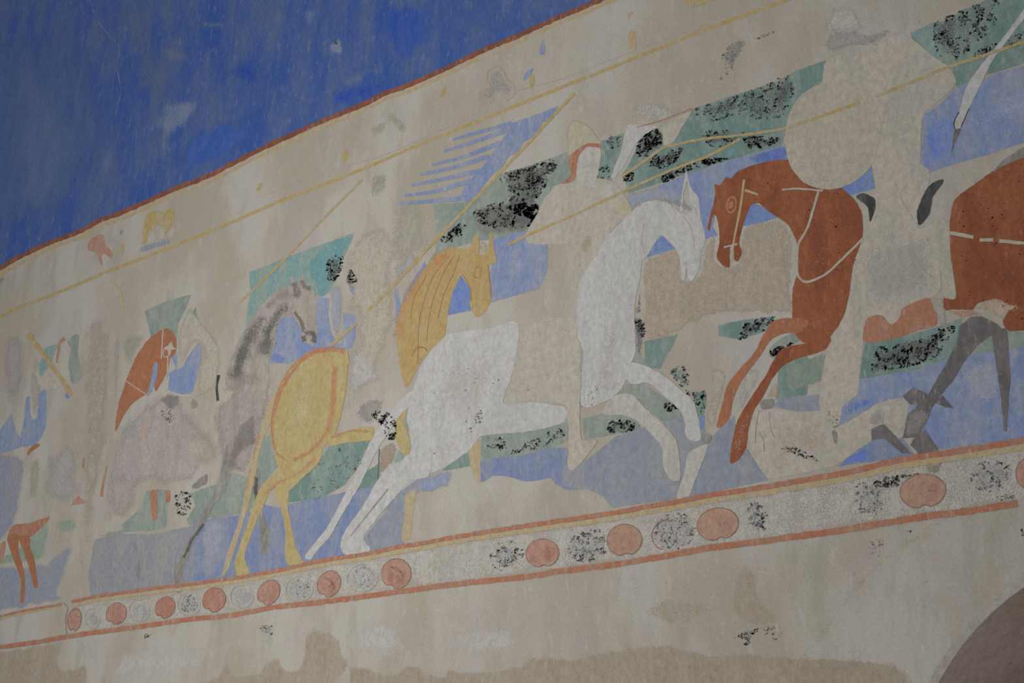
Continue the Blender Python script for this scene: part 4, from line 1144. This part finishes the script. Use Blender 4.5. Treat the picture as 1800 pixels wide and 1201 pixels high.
for k, (cx, cy, rx, ry, lab, dark) in enumerate((
        (163, 1088, 13, 17, 'faint grey medallion between the first and second red ones', 0), (246, 1074, 18, 19, 'faint grey medallion between the second and third red ones', 0), (333, 1063, 20, 20, 'grey medallion flecked dark between the third and fourth red ones', 40),
        (426, 1049, 20, 20, 'faint grey medallion between the fourth and fifth red ones', 0), (527, 1036, 24, 22, 'faint scratched medallion between the fifth and sixth red ones', 12), (638, 1017, 27, 24, 'outlined pale medallion between the sixth and seventh red ones', 14))):
    t = Thing('faded_medallion', lab, 'medallion', 'faded grey medallions')
    t.wash('disc', ell(cx, cy, rx, ry, -.2), M_GHOST, 7, 6)
    t.line('outline', (ell(cx, cy, rx, ry, -.2) * 1)[:34], .9, M_GLINE, 8, wear=.8)
    if dark:
        t.flecks('flecks', ell(cx, cy, rx * .7, ry * .8), dark, BLACK_B, 8, (.7, 1.7), .2, 0, smooth=False)
    t.build()
for cx, cy, rx, ry, n, lab in (
        (891, 978, 31, 29, 260, 'black flecked medallion before the eighth red one'), (1036, 960, 40, 30, 400, 'black flecked medallion between the eighth and ninth red ones'),
        (1187, 934, 40, 34, 280, 'black flecked medallion between the ninth and tenth red ones'), (1332, 909, 19, 29, 210, 'small black flecked medallion after the tenth red one'),
        (1527, 878, 26, 34, 150, 'black flecked medallion before the largest red one'), (1742, 836, 38, 30, 210, 'black blotched medallion after the largest red one')):
    t = Thing('dark_medallion', lab, 'medallion', 'worn dark medallions')
    t.wash('disc', ell(cx, cy, rx, ry, -.3), paint((146, 145, 143), (153, 151, 147), flake=.1, soft=.55), 7, 11)
    t.flecks('flecks', ell(cx, cy, rx * .95, ry * .95, -.3), int(n * .62), paint((84, 86, 88), (106, 106, 106), flake=.02), 8, (.6, 1.7), .11, .04, smooth=False, aspect=1.9)
    if cx in (1187,):
        t.line('outline', ell(cx - 18, cy + 6, 22, 26, .4)[8:32], 1.3, M_EDGE, 9, wear=.7)
    t.build()
t = Thing('dark_foliage', 'black brushed leaf strokes above the largest red medallion', 'border figure')
t.flecks('flecks', 'K: 360,245 440,215 590,200 500,225 490,260 430,265', 130, BLACK, 8, (.7, 1.7), .15, -.25, aspect=2.6)
t.wash('stain', 'K: 610,170 700,135 690,190 640,200', W((130, 122, 106), .7), 8, 5)
t.build()
for lab, q, n in (('black flaking streak low on the plaster near the arch', 'P: 1400,870 1480,830 1565,805 1560,825 1510,860 1500,920 1470,920 1470,875', 90), ('scattered black dots beside the black streak', 'P: 1570,800 1720,800 1700,880 1600,880', 24),
                  ('grey speckled scuff below the sixth medallion', 'O: 20,540 100,540 100,600 40,580', 26), ('dark tick below the third medallion', 'N: 900,415 960,410 930,440 900,440', 14), ('grey speckle below the border near the arch', 'K: 350,520 420,510 400,600 350,580', 26),
                  ('pair of dark dots below the base border line', 'K: 530,470 555,470 550,482 532,482', 8), ('dark fleck at the end of the base border line', 'K: 1075,465 1092,465 1092,500 1080,495', 16), ('dark speckle near the end of the base border line', 'K: 960,310 1050,285 1045,320 970,330', 34)):
    Thing('paint_residue', lab, 'paint residue').flecks('flecks', q, n, BLACK_B, 3, (.7, 1.7), .2, -.3, smooth=False).build()

# ------------------------------------------------------------------ lay the coats one over another and build
order = []
for ti, th_ in enumerate(THINGS):
    for pi, pt in enumerate(th_.parts):
        ps = [pt[2][0]] if pt[1] == 'wash' else pt[2]
        A = np.concatenate([np.array(q) for q in ps])
        order.append((pt[4], ti, pi, A.min(0) - 6, A.max(0) + 6))
order.sort(key=lambda r: r[:3])
placed = []
for lay, ti, pi, lo, hi in order:
    lv = 1 + max([l for a, b, l in placed if a[0] < hi[0] and lo[0] < b[0] and a[1] < hi[1] and lo[1] < b[1]], default=0)
    placed.append((lo, hi, lv))
    r = list(THINGS[ti].parts[pi])
    r[4] = lv
    THINGS[ti].parts[pi] = tuple(r)
for th_ in THINGS:
    th_.make()
